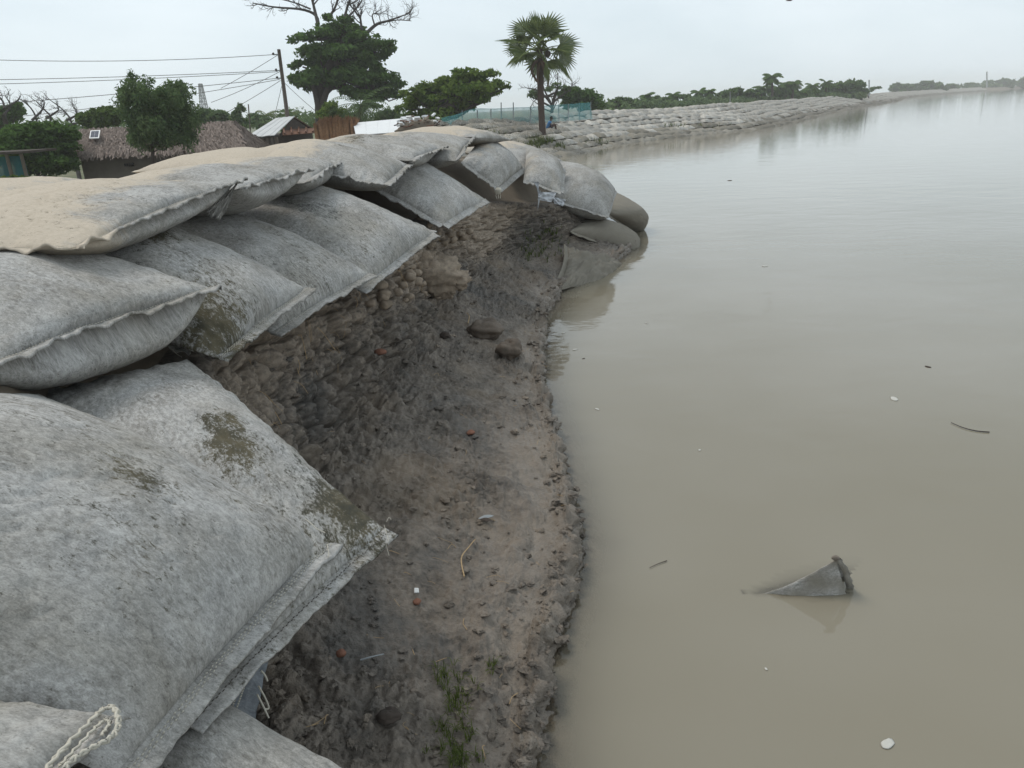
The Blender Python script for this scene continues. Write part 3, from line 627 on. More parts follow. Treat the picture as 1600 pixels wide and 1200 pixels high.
BAGS['B4'] = bag('long grey sandbag with blotchy black stains above the dry clay lump', a, b, b + A([-1.3, .55, .40]), a + A([-1.3, .55, .40]), T=.27, Tb=.14, seed=9, flaps=(('front', -.02, 1.03), ('far', 0, .3)), fw=.06, tilt=-.1, stitch=1, nu=100, nv=100,
    stains=((.45, .35, .22, .12, .62, 'black'), (.3, .6, .2, .2, .3, 'black'), (.1, .3, .2, .4, .3, 'moss'), (.55, .75, .1, .1, .4, 'black')))
a, b = PY(692, 352, 7.2), PY(758, 312, 8.5)
BAGS['B5'] = bag('smooth grey sandbag tilted down beside the dark gap, frayed right corner', a, b, b + A([-1.10, .75, .50]), a + A([-.90, .5, .48]), T=.19, Tb=.10, seed=10, flaps=('front', 'near'), fw=.065, tilt=-.2, nu=84, nv=84,
    stains=((.6, .4, .06, .25, .45, 'black'), (.75, .6, .06, .1, .4, 'black')), wr=.018)
threads(BAGS['B5'], [[PY(758, 310, 8.5), PY(763, 318, 8.5), PY(760, 324, 8.45)]], .004)
a, b, c, d = PY(778, 294, 9.9), PY(818, 262, 11.2), PY(752, 214, 11.6), PY(722, 252, 9.8)
BAGS['B6'] = bag('pale grey sandbag drooping to a white tied tip over the dark hollow', a, b, c, d, T=.20, Tb=.08, seed=11, flaps=('front', 'near'), fw=.07, tilt=-.2, nu=84, nv=84, stains=((.85, .5, .2, .4, .5, 'sand'),), wr=.02)
v_, q_ = rock(a + A([.0, -.03, -.03]), .042, 5, 8); t = MB(); t.add(v_, q_)
for k in range(3): t.tube([a + A([.02 * (k - 1), -.05, -.05]), a + A([.03 * (k - 1), -.06, -.08]), a + A([.02 * (k - 1), -.05, -.12])], .005, 4)
t.build('tied_knot', M['thread'], BAGS['B6'])
a, b, c, d = PY(876, 302, 10.6), PY(880, 262, 12.0), PY(822, 230, 12.2), PY(818, 282, 10.6)
BAGS['B7'] = bag('grey sandbag with a mud smear above the torn white plastic', a, b, c, d, T=.20, Tb=.08, seed=12, flaps=('front', 'near'), fw=.055, tilt=-.2, nu=80, nv=80, stains=((.3, .15, .3, .25, .4, 'silt'), (.6, .5, .1, .3, .3, 'black'), (.95, .5, .2, .5, .45, 'sand')), wr=.018)
a, b, c, d = PY(948, 338, 12.4), PY(962, 298, 13.8), PY(872, 250, 13.8), PY(866, 314, 12.2)
BAGS['B8'] = bag('fat sandbag with a faint red stain at the end of the row', a, b, c, d, T=.32, Tb=.34, belly=.12, seed=13, flaps=('near', ('front', 0, 1)), fw=.04, tilt=-.3, nu=80, nv=80, silt_z=.40, stains=((.22, .25, .12, .12, .3, 'moss'), (.5, .1, .6, .2, .25, 'silt')))
a, b, c, d = PZ(1000, 368, -.12), PY(1004, 334, 15.2), PY(955, 296, 14.8), PY(946, 332, 13.4)
BAGS['B9'] = bag('silt coated sandbag at the tip of the bank, standing in the water', a, b, c, d, T=.34, Tb=.24, belly=.08, seed=14, flaps=('near',), fw=.05, tilt=0, nu=64, nv=64, silt=.9)
a, b, c, d = PZ(998, 398, -.12), PZ(1000, 374, .02), PY(912, 340, 13.0), PY(890, 362, 12.0)
BAGS['B10'] = bag('plump silt brown sandbag half in the water below the red stained one', a, b, c, d, T=.24, Tb=.25, seed=15, flaps=(('near', .4, 1.),), fw=.07, tilt=.1, nu=64, nv=64, silt=1., wr=.02)
a, b, c, d = PZ(950, 446, -.10), PZ(982, 412, -.06), PY(886, 386, 11.3), PZ(868, 456, .03)
BAGS['B11'] = bag('flat wrinkled silt brown bag slumped at the waterline', a, b, c, d, T=.15, Tb=.12, seed=16, flaps=('back',), fw=.07, tilt=.2, nu=84, nv=84, silt=1., wr=.06, lump=.13, pinch=.14)
# crest tier
def crest(key, label, n0, n1, Y0, Y1, dx=-1.35, dy=.45, dz=.03, T=.15, Tb=.14, seed=1, **k):
    a, b = PY(*n0, Y0), PY(*n1, Y1)
    BAGS[key] = bag(label, a, b, b + A([dx, dy, dz]), a + A([dx, dy, dz]), T=T, Tb=Tb, seed=seed, **k)
crest('C1', 'widest sandy tan topped sandbag at the left with a long ruffled front seam', (112, 388), (372, 284), 3.05, 4.45, -1.45, .28, -.05, .13, .20, 21, belly=.09, flaps=(('front', -.02, 1.06), ('near', 0, 1)), fw=.06, tilt=.2, stitch=1, ruf=.02, sand=1.0, sandu=.20, nu=100, nv=110, stains=((.12, .5, .12, .5, .3, 'black'), (.25, .55, .1, .4, .3, 'moss'), (.05, .0, .5, .25, .9, 'sand')))
crest('C2', 'tan and grey sandbag just beyond the widest tan one, torn corner at its seam', (372, 296), (478, 268), 4.45, 5.55, -1.3, .4, -.06, .12, .22, 22, belly=.08, flaps=(('front', -.02, 1.05),), fw=.06, tilt=.2, stitch=1, ruf=.02, sand=1., sandu=.42, nu=84, nv=90, stains=((.2, .5, .12, .4, .25, 'black'),))
crest('C3', 'third sandbag along the crest, sandy back and a dark damp patch', (478, 286), (538, 250), 5.55, 6.75, -1.3, .5, -.02, .11, .22, 23, belly=.06, flaps=(('front', -.02, 1.05),), fw=.06, tilt=.2, ruf=.018, sand=1., sandu=.45, nu=80, nv=84, stains=((.7, .4, .1, .15, .4, 'moss'), (.3, .5, .1, .4, .25, 'black')))
a, b = PY(600, 290, 6.25), PY(638, 256, 7.6)
BAGS['C4'] = bag('sandbag with brown smears and a jagged torn lip at its near side', a, b, b + A([-1.3, .6, .20]), a + A([-1.0, .25, .22]), T=.17, Tb=.20, belly=.04, seed=24, flaps=(('front', -.02, 1.04), ('near', 0, .7)), fw=.06, tilt=.1, ruf=.022, sand=.85, sandu=.55, nu=84, nv=84, stains=((.45, .5, .1, .12, .6, 'moss'), (.3, .4, .2, .1, .35, 'black'), (.55, .8, .15, .1, .5, 'moss')))
crest('C5', 'crest sandbag with a dark brown blotch and a twisted seam above the smooth tilted bag', (640, 250), (692, 230), 7.5, 8.8, -1.25, .6, .08, .15, .22, 25, belly=.05, flaps=(('front', -.02, 1.03),), fw=.07, tilt=.2, ruf=.025, sand=.8, sandu=.6, nu=72, nv=72, stains=((.55, .4, .14, .25, .75, 'moss'), (.3, .5, .1, .4, .3, 'black')))
crest('C6', 'farthest grey bag on the crest with its seam folded upright', (712, 252), (737, 217), 8.5, 9.7, -1.2, .7, .06, .16, .22, 26, belly=.04, flaps=(('front', 0, 1.0),), fw=.07, tilt=.5, ruf=.02, sand=.8, sandu=.6, nu=72, nv=72)
crest('C7', 'low sandy brown bag humped at the far end of the crest', (740, 214), (800, 218), 10.2, 11.2, -1.3, .7, .02, .16, .12, 27, flaps=(), sand=.95, sandu=.1, nu=60, nv=60)
crest('C8', 'sandy bag behind the twisted seam bag, fully tan', (600, 232), (690, 216), 9.0, 10.2, -1.3, .5, -.04, .12, .12, 28, flaps=(), sand=1.0, sandu=.1, nu=60, nv=60)
crest('C9', 'tan bag at the far left edge behind the widest tan bag', (20, 312), (160, 284), 3.9, 5.1, -1.35, .4, -.1, .10, .12, 29, flaps=(), sand=1.0, sandu=.0, nu=60, nv=60)
crest('C10', 'fully sandy bag behind the bag with the torn corner', (300, 300), (400, 286), 5.9, 7.1, -1.35, .5, -.08, .10, .12, 30, flaps=(), sand=1.0, sandu=.0, nu=60, nv=60)
crest('C11', 'brown crusted bag right of the hump, sloping to the water', (820, 262), (880, 252), 11.6, 12.8, -1.1, .8, .28, .20, .12, 31, flaps=(), sand=.7, sandu=.3, nu=60, nv=60)
crest('C12', 'rounded tan bag behind the bag with the dark damp patch', (400, 264), (500, 242), 6.9, 8.1, -1.3, .5, .0, .12, .2, 33, flaps=(), sand=1.0, sandu=.0, nu=60, nv=60)
crest('C13', 'tan bag in front of the straw stack, behind the jagged lipped bag', (510, 244), (600, 232), 8.0, 9.2, -1.3, .5, .0, .12, .2, 34, flaps=(), sand=1.0, sandu=.0, nu=60, nv=60)
cloth('torn_corner', [PY(372, 284, 4.4), PY(352, 305, 4.3), PY(322, 332, 4.2), PY(345, 345, 4.2)], BAGS['C1'], .03, 4, ragged=.3, mark=(0, 0, .1, 0))
cloth('torn_corner', [PY(268, 528, 3.45), PY(305, 532, 3.4), PY(298, 552, 3.3), PY(222, 542, 3.3)], BAGS['B2'], .02, 6, ragged=.25)
threads(BAGS['B2'], [[PY(268, 545, 3.3), PY(276, 553, 3.28), PY(284, 558, 3.26)], [PY(224, 540, 3.3), PY(232, 545, 3.28), PY(244, 542, 3.28)]], .002)
# water now that everything standing in it is known
obj('water', mesh_np('water', WATER_V, WATER_Q, extra={'depth': WATER_DEPTH}), M['water'], kind='structure')

# ------------------------------------------------------------------ bags armouring the far embankment
M['felt_far'] = felt('weathered_geotextile', (.27, .258, .235), (.64, .615, .57), True)
def small_bag(seed, mark, nu=11, nv=9):
    g = .6 * (1 - np.cos(np.linspace(0, math.pi, nu))) / 2 + .4 * np.linspace(0, 1, nu); h = .6 * (1 - np.cos(np.linspace(0, math.pi, nv))) / 2 + .4 * np.linspace(0, 1, nv)
    U, V = np.meshgrid(g, h, indexing='ij'); F_ = fprof(U, 2.4, .55) * fprof(V, 2.4, .55)
    lm = fbm(np.stack([U.ravel() * 3, V.ravel() * 3, U.ravel() * 0 + seed * 2.2], 1), 2).reshape(U.shape) * .05 * np.clip(F_ * 3, 0, 1)
    us = .5 + (U - .5) * (1 - .08 * 4 * V * (1 - V)); vs = .5 + (V - .5) * (1 - .08 * 4 * U * (1 - U))
    top = np.stack([us - .5, vs - .5, F_ * .2 + lm], -1).reshape(-1, 3); bot = np.stack([us - .5, vs - .5, -F_ * .12], -1).reshape(-1, 3)
    C = np.zeros((2 * nu * nv, 4)); C[:] = mark; C[:, 1] += .2 * np.clip(noise(np.concatenate([top, bot]) * 4 + seed), 0, 1)
    return np.concatenate([top, bot]), np.concatenate([grid_q(nu, nv), grid_q(nu, nv, nu * nv)[:, ::-1]]), C, np.concatenate([top, bot])[:, :2] + seed
KINDS_ = {'pale': [(0.15, 0, 0, 0), (.3, 0, .15, 0)], 'silt': [(0, .1, 0, .62), (0, .25, .1, .75)], 'brown': [(.35, .52, .35, .25), (.1, .62, .3, .45)]}
FB = {}
for kk_, ms_ in KINDS_.items():
    for j_, mk_ in enumerate(ms_):
        for sd_ in range(2):
            v, q, c, u = small_bag(len(FB) + 1, mk_); FB[(kk_, j_ * 2 + sd_)] = (v, q, c, u, None)
cum = np.concatenate([[0], np.cumsum(np.linalg.norm(np.diff(SHR, axis=0), axis=1))])
rgb = np.random.default_rng(21); items = []
for r in range(8):
    s_ = 15.0 + r * .37
    d0 = .15 + r * .62; z0 = -.04 + r * .245
    while s_ < cum[-1] - 2:
        x, y = np.interp(s_, cum, SHR[:, 0]), np.interp(s_, cum, SHR[:, 1]); i = min(int(s_ / .5), len(SHR) - 1)
        if y > 420: break
        dd = d0 + .18 * math.sin(s_ * .21 + r * 1.3) + .1 * math.sin(s_ * .57) + rgb.normal(0, .03)
        zz = z0 + .05 * math.sin(s_ * .33 + r) + rgb.normal(0, .015) - (.06 if s_ > 90 else 0)
        ln = rgb.uniform(1.0, 1.5)
        yaw = math.atan2(tg[i, 1], tg[i, 0]) + rgb.normal(0, .06)
        px_ = proj([x + SHN[i, 0] * dd, y + SHN[i, 1] * dd, zz])[0][0]
        kd = ('brown' if px_ < 862 or (px_ < 960 and rgb.random() < (960 - px_) / 110 - .12 * r) else 'silt' if r < 2 or (r == 2 and rgb.random() < .6) else 'pale')
        items.append((math.hypot(x, y), r, [x + SHN[i, 0] * dd, y + SHN[i, 1] * dd, zz], yaw, ln, .85 + .1 * rgb.random(), rgb.normal(.20, .05), rgb.normal(0, .03), kd, int(rgb.integers(4)), y))
        s_ += ln * .86
vis = [it for it in items if proj(it[2])[0][0] > 715]
hid = [it for it in items if 672 < proj(it[2])[0][0] <= 715]
vis.sort(key=lambda t: t[0]); near_, far_ = vis[:264], vis[264:]
ROWW = ['lowest waterside row', 'second row above the water', 'third row up from the water', 'fourth row up the slope', 'fifth row up the slope', 'sixth row up the slope', 'row just under the crest', 'topmost crest row']
KW = {'pale': 'pale grey', 'silt': 'silty', 'brown': 'brown weathered'}
ROWW = ['lowest row at the water', 'second row above the water', 'third row above the water', 'fourth row above the water', 'fourth row below the crest', 'third row below the crest', 'row just under the crest', 'crest row']
ONE = 'first second third fourth fifth sixth seventh eighth ninth tenth eleventh twelfth thirteenth fourteenth fifteenth sixteenth seventeenth eighteenth nineteenth'.split(); TEN = {20: 'twenty', 30: 'thirty', 40: 'forty', 50: 'fifty', 60: 'sixty', 70: 'seventy'}
def ordn(n): return ONE[n - 1] if n < 20 else (TEN[n // 10 * 10][:-1] + 'ieth' if n % 10 == 0 else TEN[n // 10 * 10] + '-' + ONE[n % 10 - 1])
SEQ = {}
for it in near_:
    x_ = proj(it[2])[0][0]; SEQ.setdefault((it[1], x_ > 848), []).append((abs(x_ - 848), id(it)))
RANK = {}
for k_, l_ in SEQ.items():
    for n_, (_, d_) in enumerate(sorted(l_)): RANK[d_] = (n_ + 1, k_[1])
def brot(it): return rotz(it[3]) @ rotx(it[6] * .55) @ roty(it[7])
first = {}
for it in near_:
    key = (it[8], it[9]); v, q, c, u, _ = FB[key]
    if key not in first:
        first[key] = mesh_np('sandbag', v, q, uv=u, col=c); first[key].materials.append(M['felt_far'])
    o = bpy.data.objects.new('sandbag', first[key]); COL.objects.link(o); o.location = it[2]; o.scale = (it[4], it[5], 1.05)
    o.rotation_euler = Matrix(brot(it).tolist()).to_euler()
    n_, rt_ = RANK[id(it)]
    tag(o, f"{KW[it[8]]} bag, {ordn(n_)} {'right' if rt_ else 'left'} of the palm in the {ROWW[it[1]]}", 'sandbag', 'sandbags armouring the far embankment')
mb = MB(); UVS = []
for it in far_ + hid:
    v, q, c, u, _ = FB[(it[8], it[9])]
    mb.add((v * A([it[4], it[5], 1.05])) @ brot(it).T + A(it[2]), q, C=c); UVS.append(u + rgb.random(2) * 9)
me = mesh_np('sandbag_mass', np.concatenate(mb.V), np.concatenate(mb.Q), uv=np.concatenate(UVS), col=np.concatenate(mb.C))
obj('sandbag_mass', me, M['felt_far'], kind='stuff')
def slopez(x, y):
    d = np.hypot(SHR[:, 0] - x, SHR[:, 1] - y); i = int(np.argmin(d)); q = (A([x, y]) - SHR[i]) @ SHN[i]
    return float(np.interp(q, prof[:, 0], prof[:, 1])) + .22

def onslope(px, py, ya=36., yb=46.):
    for Y in np.arange(ya, yb, .1):
        p = PY(px, py, Y)
        if p[2] <= slopez(p[0], p[1]): return p
    return PY(px, py, 40.)
# ------------------------------------------------------------------ trees
def leafcloud(mb, cen, rad, n, size, rg, hang=0., flat=1., asp=.5):
    d = rg.normal(size=(n, 3)); d /= np.linalg.norm(d, axis=1)[:, None]; r = rg.random(n) ** .45
    r *= 1 + .25 * noise(d * 2.3 + cen * 1.7)
    p = cen + d * r[:, None] * rad
    nr = d * .5 + rg.normal(size=(n, 3)) * .55 + A([0, 0, .55 * flat]); nr /= np.linalg.norm(nr, axis=1)[:, None]
    t = rg.normal(size=(n, 3)) + d * .5 - A([0, 0, hang]); t -= nr * (t * nr).sum(1)[:, None]; t /= np.linalg.norm(t, axis=1)[:, None]
    if hang > 1: nr2 = np.cross(t, rg.normal(size=(n, 3))); nr = nr2 / np.linalg.norm(nr2, axis=1)[:, None]
    b = np.cross(nr, t); sz = (size * rg.uniform(.6, 1.4, n))[:, None]
    V = np.stack([p - t * sz, p + b * sz * asp - t * sz * .1, p + t * sz, p - b * sz * asp - t * sz * .1], 1).reshape(-1, 3)
    c = np.zeros((n, 4)); c[:, 0] = np.clip(rg.normal(.42, .2, n) + .22 * noise(p * .9) + rg.normal() * .12, 0, 1)
    mb.add(V, np.arange(4 * n).reshape(-1, 4), C=np.repeat(c, 4, axis=0))
def limb(p, q, rg, wob=.12, n=8):
    p, q = A(p), A(q); L = np.linalg.norm(q - p); t = np.linspace(0, 1, n)[:, None]
    c = p + (q - p) * t + A([0, 0, .12 * L]) * np.sin(t * math.pi) * -.6
    c[1:-1] += rg.normal(size=(n - 2, 3)) * wob * L / n * 1.2; return c
def tree(label, Y, blobs, trunk, m, base_z=-.6, leaf=.13, dens=900, name='tree', cat='tree', group=None, seed=1, tr=.16, hang=0., depth=.8, fill=2, flat=1., vs=.75, bark='bark', limbs=True, asp=.5, sub=6):
    rg = np.random.default_rng(seed); k = Y / 1208.
    tp = [PY(x, y, Y) for x, y in trunk]; base = tp[0].copy(); base[2] = base_z
    if tp[0][2] - base_z > .1: tp = [base] + tp
    else: tp[0] = base
    root = empty(name, base, label, cat, group)
    cen = np.mean([PY(x, y, Y) for x, y, *_ in blobs], 0); W_ = max(abs(PY(x, y, Y)[0] - cen[0]) for x, y, *_ in blobs) + .5
    lm, bm = MB(), MB(); tps = smooth_path(tp, 12); bm.tube(tps, np.linspace(tr, tr * .55, 12), 8)
    for (x, y, rw, *rh) in blobs:
        rh = rh[0] if rh else rw * vs
        for f in range(fill + 1):
            off = abs(PY(x, y, Y)[0] - cen[0]) / W_; dm = W_ * math.sqrt(max(0.05, 1 - off * off)) * depth
            yo = rg.uniform(-.35, .35) * dm if f == 0 else dm * (rg.uniform(.3, 1.) if f % 2 else -rg.uniform(.3, 1.))
            c = PY(x, y, Y); c[1] += yo
            if f: c[0] = cen[0] + (c[0] - cen[0]) * rg.uniform(.55, .95); c[2] = cen[2] + (c[2] - cen[2]) * rg.uniform(.6, .95)
            R = A([rw * k, rw * k, rh * k]) * rg.uniform(.85, 1.1)
            n = int(dens * (rw * k) * (rh * k) / (leaf * leaf * 60)) + 12
            ns_ = sub if f == 0 else max(2, sub - 2)
            for q_ in range(ns_):
                dv = rg.normal(size=3); dv /= np.linalg.norm(dv); dv[2] = abs(dv[2]) * .9 - .35
                leafcloud(lm, c + dv * R * .62, R * A([.55, .55, .5]) * rg.uniform(.75, 1.15), max(8, n // ns_), leaf, rg, hang, flat, asp)
            if limbs and rg.random() < (.9 if f == 0 else .5):
                s0 = tps[rg.integers(5, 12)]; pth = limb(s0, c - A([0, 0, R[2] * .3]), rg); r0 = tr * rg.uniform(.28, .5); bm.tube(pth, np.linspace(r0, r0 * .25, len(pth)), 5)
    bm.build('trunk', M[bark], root); lm.build('crown', M[m], root, smooth=False)
    return root
def twigs(mb, p, d, L, r, rg, lev, spread=.6, up=.1):
    n = 6; P = [A(p)]; d = unit(d)
    for i in range(n): d = unit(d + rg.normal(size=3) * .22 + A([0, 0, up * .3])); P.append(P[-1] + d * L / n)
    mb.tube(smooth_path(P, 8), np.linspace(r, r * .45, 8), 5 if lev > 1 else 4)
    if lev > 0:
        for i in range(2 + (rg.random() < .7) + (lev > 1)):
            j = rg.integers(2, n + 1); dd = unit(d + rg.normal(size=3) * spread); twigs(mb, P[j], dd, L * rg.uniform(.5, .75), r * .5, rg, lev - 1, spread, up)
def dead_branch(mb, pts, Y, r0, r1, rg, tw=6, tl=.7, yo=0):
    P = smooth_path([PY(x, y, Y) + A([0, yo + .5 * math.sin(i * 1.3), 0]) for i, (x, y) in enumerate(pts)], 14)
    mb.tube(P, np.linspace(r0, r1, 14), 6)
    for i in range(tw):
        j = rg.integers(4, 14); twigs(mb, P[j], unit(P[min(j, 13)] - P[j - 2]) + rg.normal(size=3) * .6, tl * rg.uniform(.5, 1.2), r1 * 1.1, rg, 2, .6, .2)

# big rain tree with a dead crown sticking out of its top
rt = tree('largest tree, dark green, with bare dead branches spreading from its top', 55, [
    (540, 45, 34), (505, 55, 30), (475, 62, 22), (570, 60, 26), (500, 85, 40), (545, 85, 44), (470, 100, 24), (585, 72, 26), (610, 68, 14), (600, 85, 14), (470, 120, 24), (505, 120, 38), (550, 120, 40), (575, 100, 24),
    (460, 130, 16), (490, 138, 16), (590, 125, 30), (615, 132, 22), (600, 150, 26), (570, 150, 26), (555, 145, 26), (585, 165, 14), (625, 150, 10), (532, 30, 20), (515, 30, 14)],
    [(503, 205), (500, 165), (505, 120), (530, 80), (545, 40)], 'leaf_dark', leaf=.15, dens=900, seed=31, tr=.42, depth=.6, vs=.55, fill=1)
rg = np.random.default_rng(5); bm = MB()
for pts, r0, r1 in (([(497, 38), (490, 22), (470, 14), (430, 12), (398, 6)], .13, .03), ([(497, 38), (488, 10), (482, -20)], .13, .05), ([(512, 30), (522, 8), (532, -25)], .10, .04), ([(538, 28), (545, -5), (555, -30)], .09, .04),
    ([(540, 30), (560, 5), (572, -20)], .07, .03), ([(566, 55), (562, 35), (560, 25), (545, 5)], .09, .04), ([(565, 60), (585, 38), (605, 32), (640, 22)], .14, .03), ([(585, 38), (580, 22), (590, 20)], .06, .02), ([(605, 34), (620, 30), (642, 32)], .05, .02), ([(485, 14), (455, 2), (420, -5), (396, 0)], .06, .02), ([(545, 8), (565, -8), (575, -30)], .05, .02)):
    dead_branch(bm, pts, 55, r0, r1, rg, 7, .9)
bm.build('dead_limb', M['bark_dead'], rt)
bm = MB()
for pts in ([(500, 175), (494, 150), (488, 130)], [(500, 175), (510, 145), (520, 120)], [(560, 175), (575, 160), (590, 140)], [(500, 185), (560, 178), (575, 150)]): bm.tube(smooth_path([PY(x, y, 54.6) for x, y in pts], 8), np.linspace(.26, .12, 8), 7)
bm.build('limb', M['bark'], rt)
tree('round bright green tree between the white roof and the palm', 46, [(735, 118, 26), (700, 128, 26), (765, 118, 22), (780, 130, 16), (670, 138, 26), (645, 145, 20), (720, 140, 36), (755, 140, 26), (660, 160, 34), (635, 168, 16), (700, 160, 34), (740, 155, 26), (690, 180, 34), (655, 178, 24), (725, 168, 22), (790, 136, 8), (718, 112, 14)],
    [(700, 215), (705, 180), (710, 150), (720, 130)], 'leaf_mid', leaf=.13, dens=950, seed=33, tr=.25, depth=.7, vs=.55, fill=1)
tree('tall drooping feathery tree with two crowns in front of the thatched hut', 30, [(210, 125, 14, 18), (205, 150, 22, 30), (225, 150, 24, 32), (195, 145, 12, 16), (190, 170, 14, 24), (215, 185, 28, 40), (240, 180, 20, 30), (275, 135, 20, 20), (265, 155, 22, 30), (285, 160, 20, 30), (290, 190, 22, 34), (265, 195, 26, 34), (235, 215, 24, 30), (203, 222, 18, 26), (280, 218, 22, 26), (220, 232, 14, 16), (255, 226, 20, 22), (297, 222, 12, 22), (300, 195, 14, 26), (300, 175, 12, 20), (255, 150, 12, 20), (283, 135, 12, 12)],
    [(240, 275), (238, 230), (228, 185), (215, 140)], 'leaf_grey', leaf=.085, dens=430, seed=34, tr=.08, hang=1.6, depth=.5, vs=1.2, asp=.28)
tree('broad dark green shrubby tree at the left edge beside the teal netting', 33, [(20, 215, 30), (55, 205, 30), (90, 205, 26), (30, 240, 30), (65, 235, 34), (95, 230, 22), (60, 262, 34), (90, 258, 26), (110, 255, 18), (15, 205, 18), (75, 195, 18), (105, 215, 12), (40, 200, 20)],
    [(60, 290), (60, 255), (62, 225)], 'leaf_dark', leaf=.10, dens=1000, seed=35, tr=.1, depth=.6, vs=.7)
tree('dark flat crowned tree at the far left edge with bare twigs above', 52, [(5, 178, 22, 10), (18, 170, 16, 8), (28, 163, 8, 4), (-10, 185, 20, 12), (30, 178, 10, 5), (2, 190, 18, 10)], [(0, 225), (2, 200), (5, 180)], 'leaf_dark', leaf=.14, dens=1000, seed=36, tr=.2, depth=.5)
tree('light yellow-green bush behind the thatched roof, left of the feathery tree', 44, [(140, 182, 14), (155, 175, 14), (170, 172, 12), (135, 190, 12), (165, 188, 22), (185, 180, 16), (150, 195, 18)], [(160, 225), (160, 195)], 'leaf_light', leaf=.12, dens=1000, seed=37, tr=.1, depth=.6)
tree('slim conical tree behind the thatched hut roof end', 60, [(375, 170, 7, 12), (372, 185, 12, 14), (380, 195, 16, 10)], [(376, 210), (375, 175)], 'leaf_grey', leaf=.14, dens=900, seed=38, tr=.1, fill=1)
tree('small low leafy tree right of the drooping feathery tree crown', 62, [(318, 175, 12), (330, 182, 16), (345, 180, 14), (352, 190, 16), (325, 192, 16)], [(335, 210), (335, 185)], 'leaf_grey', leaf=.15, dens=900, seed=39, tr=.1)
tree('hazy leafy clump left of the tin roofed hut', 75, [(398, 182, 10), (408, 188, 12), (395, 192, 14), (420, 192, 10)], [(405, 205), (405, 190)], 'leaf_grey', leaf=.2, dens=900, seed=40, tr=.1)
tree('bushy light green young tree at the foot of the largest tree', 50, [(520, 165, 14), (515, 178, 18), (530, 180, 18), (540, 185, 14), (510, 188, 12)], [(522, 205), (521, 180)], 'leaf_mid', leaf=.12, dens=950, seed=41, tr=.08)
tree('low bushes between the largest tree and the round bright tree', 60, [(595, 180, 12), (610, 178, 14), (600, 186, 16), (620, 186, 12)], [(605, 200), (605, 185)], 'leaf_grey', leaf=.15, dens=900, seed=42, tr=.08)
tree('dark dense round tree behind the right end of the teal net', 68, [(900, 145, 18), (885, 142, 12), (915, 150, 18), (930, 155, 14), (900, 160, 24), (925, 168, 20), (940, 165, 8), (885, 150, 12)], [(908, 185), (906, 160)], 'leaf_dark', leaf=.17, dens=1100, seed=43, tr=.2)
bt = tree('sparse half bare tree just right of the palm trunk', 66, [(832, 145, 8, 6), (838, 152, 8, 4), (868, 132, 10, 5), (858, 140, 8, 4), (880, 135, 8, 4), (828, 150, 6, 4), (875, 145, 6, 4)], [(862, 185), (864, 160), (870, 140)], 'leaf_grey', leaf=.12, dens=420, seed=44, tr=.16, fill=1)
bm = MB()
for pts in ([(863, 165), (850, 148), (838, 140), (824, 138)], [(863, 165), (870, 145), (872, 128)], [(864, 160), (880, 148), (892, 140)], [(860, 160), (852, 142), (848, 130)], [(863, 168), (845, 158), (832, 152)]): dead_branch(bm, pts, 66, .1, .03, rg, 5, .9)
bm.build('limb', M['bark_dead'], bt)
for label, pts_, seed in (('bare dead tree left of the thatched hut, forked with thin twigs', [[(55, 215), (50, 190), (45, 170), (38, 155)], [(50, 188), (58, 172), (66, 160)], [(72, 210), (72, 185), (66, 172), (62, 158)], [(72, 185), (82, 174), (88, 170)]], 51), ('dead leaning stem with dark bark beside the thatched roof corner', [[(110, 215), (104, 190), (95, 172), (83, 156)], [(104, 188), (112, 180), (114, 174)], [(106, 195), (120, 192), (124, 194)]], 52), ('bare twiggy treetop above the dark flat crowned tree at the left edge', [[(6, 180), (8, 165), (4, 150)], [(8, 168), (18, 158), (28, 150)], [(7, 170), (-4, 158), (-8, 148)]], 53)):
    rg = np.random.default_rng(seed); b0 = PY(*pts_[0][0], 46); b0[2] = -.6; root = empty('dead_tree', b0, label, 'dead tree'); bm = MB(); bm.tube([b0, PY(*pts_[0][0], 46)], .12, 6)
    for p in pts_: dead_branch(bm, p, 46, .075, .02, rg, 4, .6)
    bm.build('trunk', M['bark_dead'], root)

# palms
def feather(mb, p, d, L, droop, rg, n=26, w=.05, ll=.35, sm=None):
    P = [A(p)]; d = unit(d)
    for i in range(10): d = unit(d + A([0, 0, -droop / 10])); P.append(P[-1] + d * L / 10)
    P = smooth_path(P, n); (sm or mb).tube(P, np.linspace(.025, .008, n), 4, C=[.5, 0, 0, 0])
    t = np.gradient(P, axis=0); t /= np.linalg.norm(t, axis=1)[:, None]
    sd = np.cross(t, A([0, 0, 1.])); sd /= np.linalg.norm(sd, axis=1)[:, None] + 1e-6
    for i in range(2, n):
        f = i / n; l = ll * math.sin(math.pi * (.15 + .8 * f)) 
        for sg in (-1, 1):
            q = unit(sd[i] * sg + t[i] * .6 - A([0, 0, .45 + .3 * rg.random()])); b_ = unit(np.cross(q, t[i] + rg.normal(size=3) * .2)); e = P[i] + q * l
            mb.add([P[i] - t[i] * w, P[i] + q * l * .5 + t[i] * w, e, P[i] + q * l * .5 - t[i] * w], [[0, 1, 2, 3]], C=[np.clip(rg.normal(.4, .2), 0, 1), 0, 0, 0])
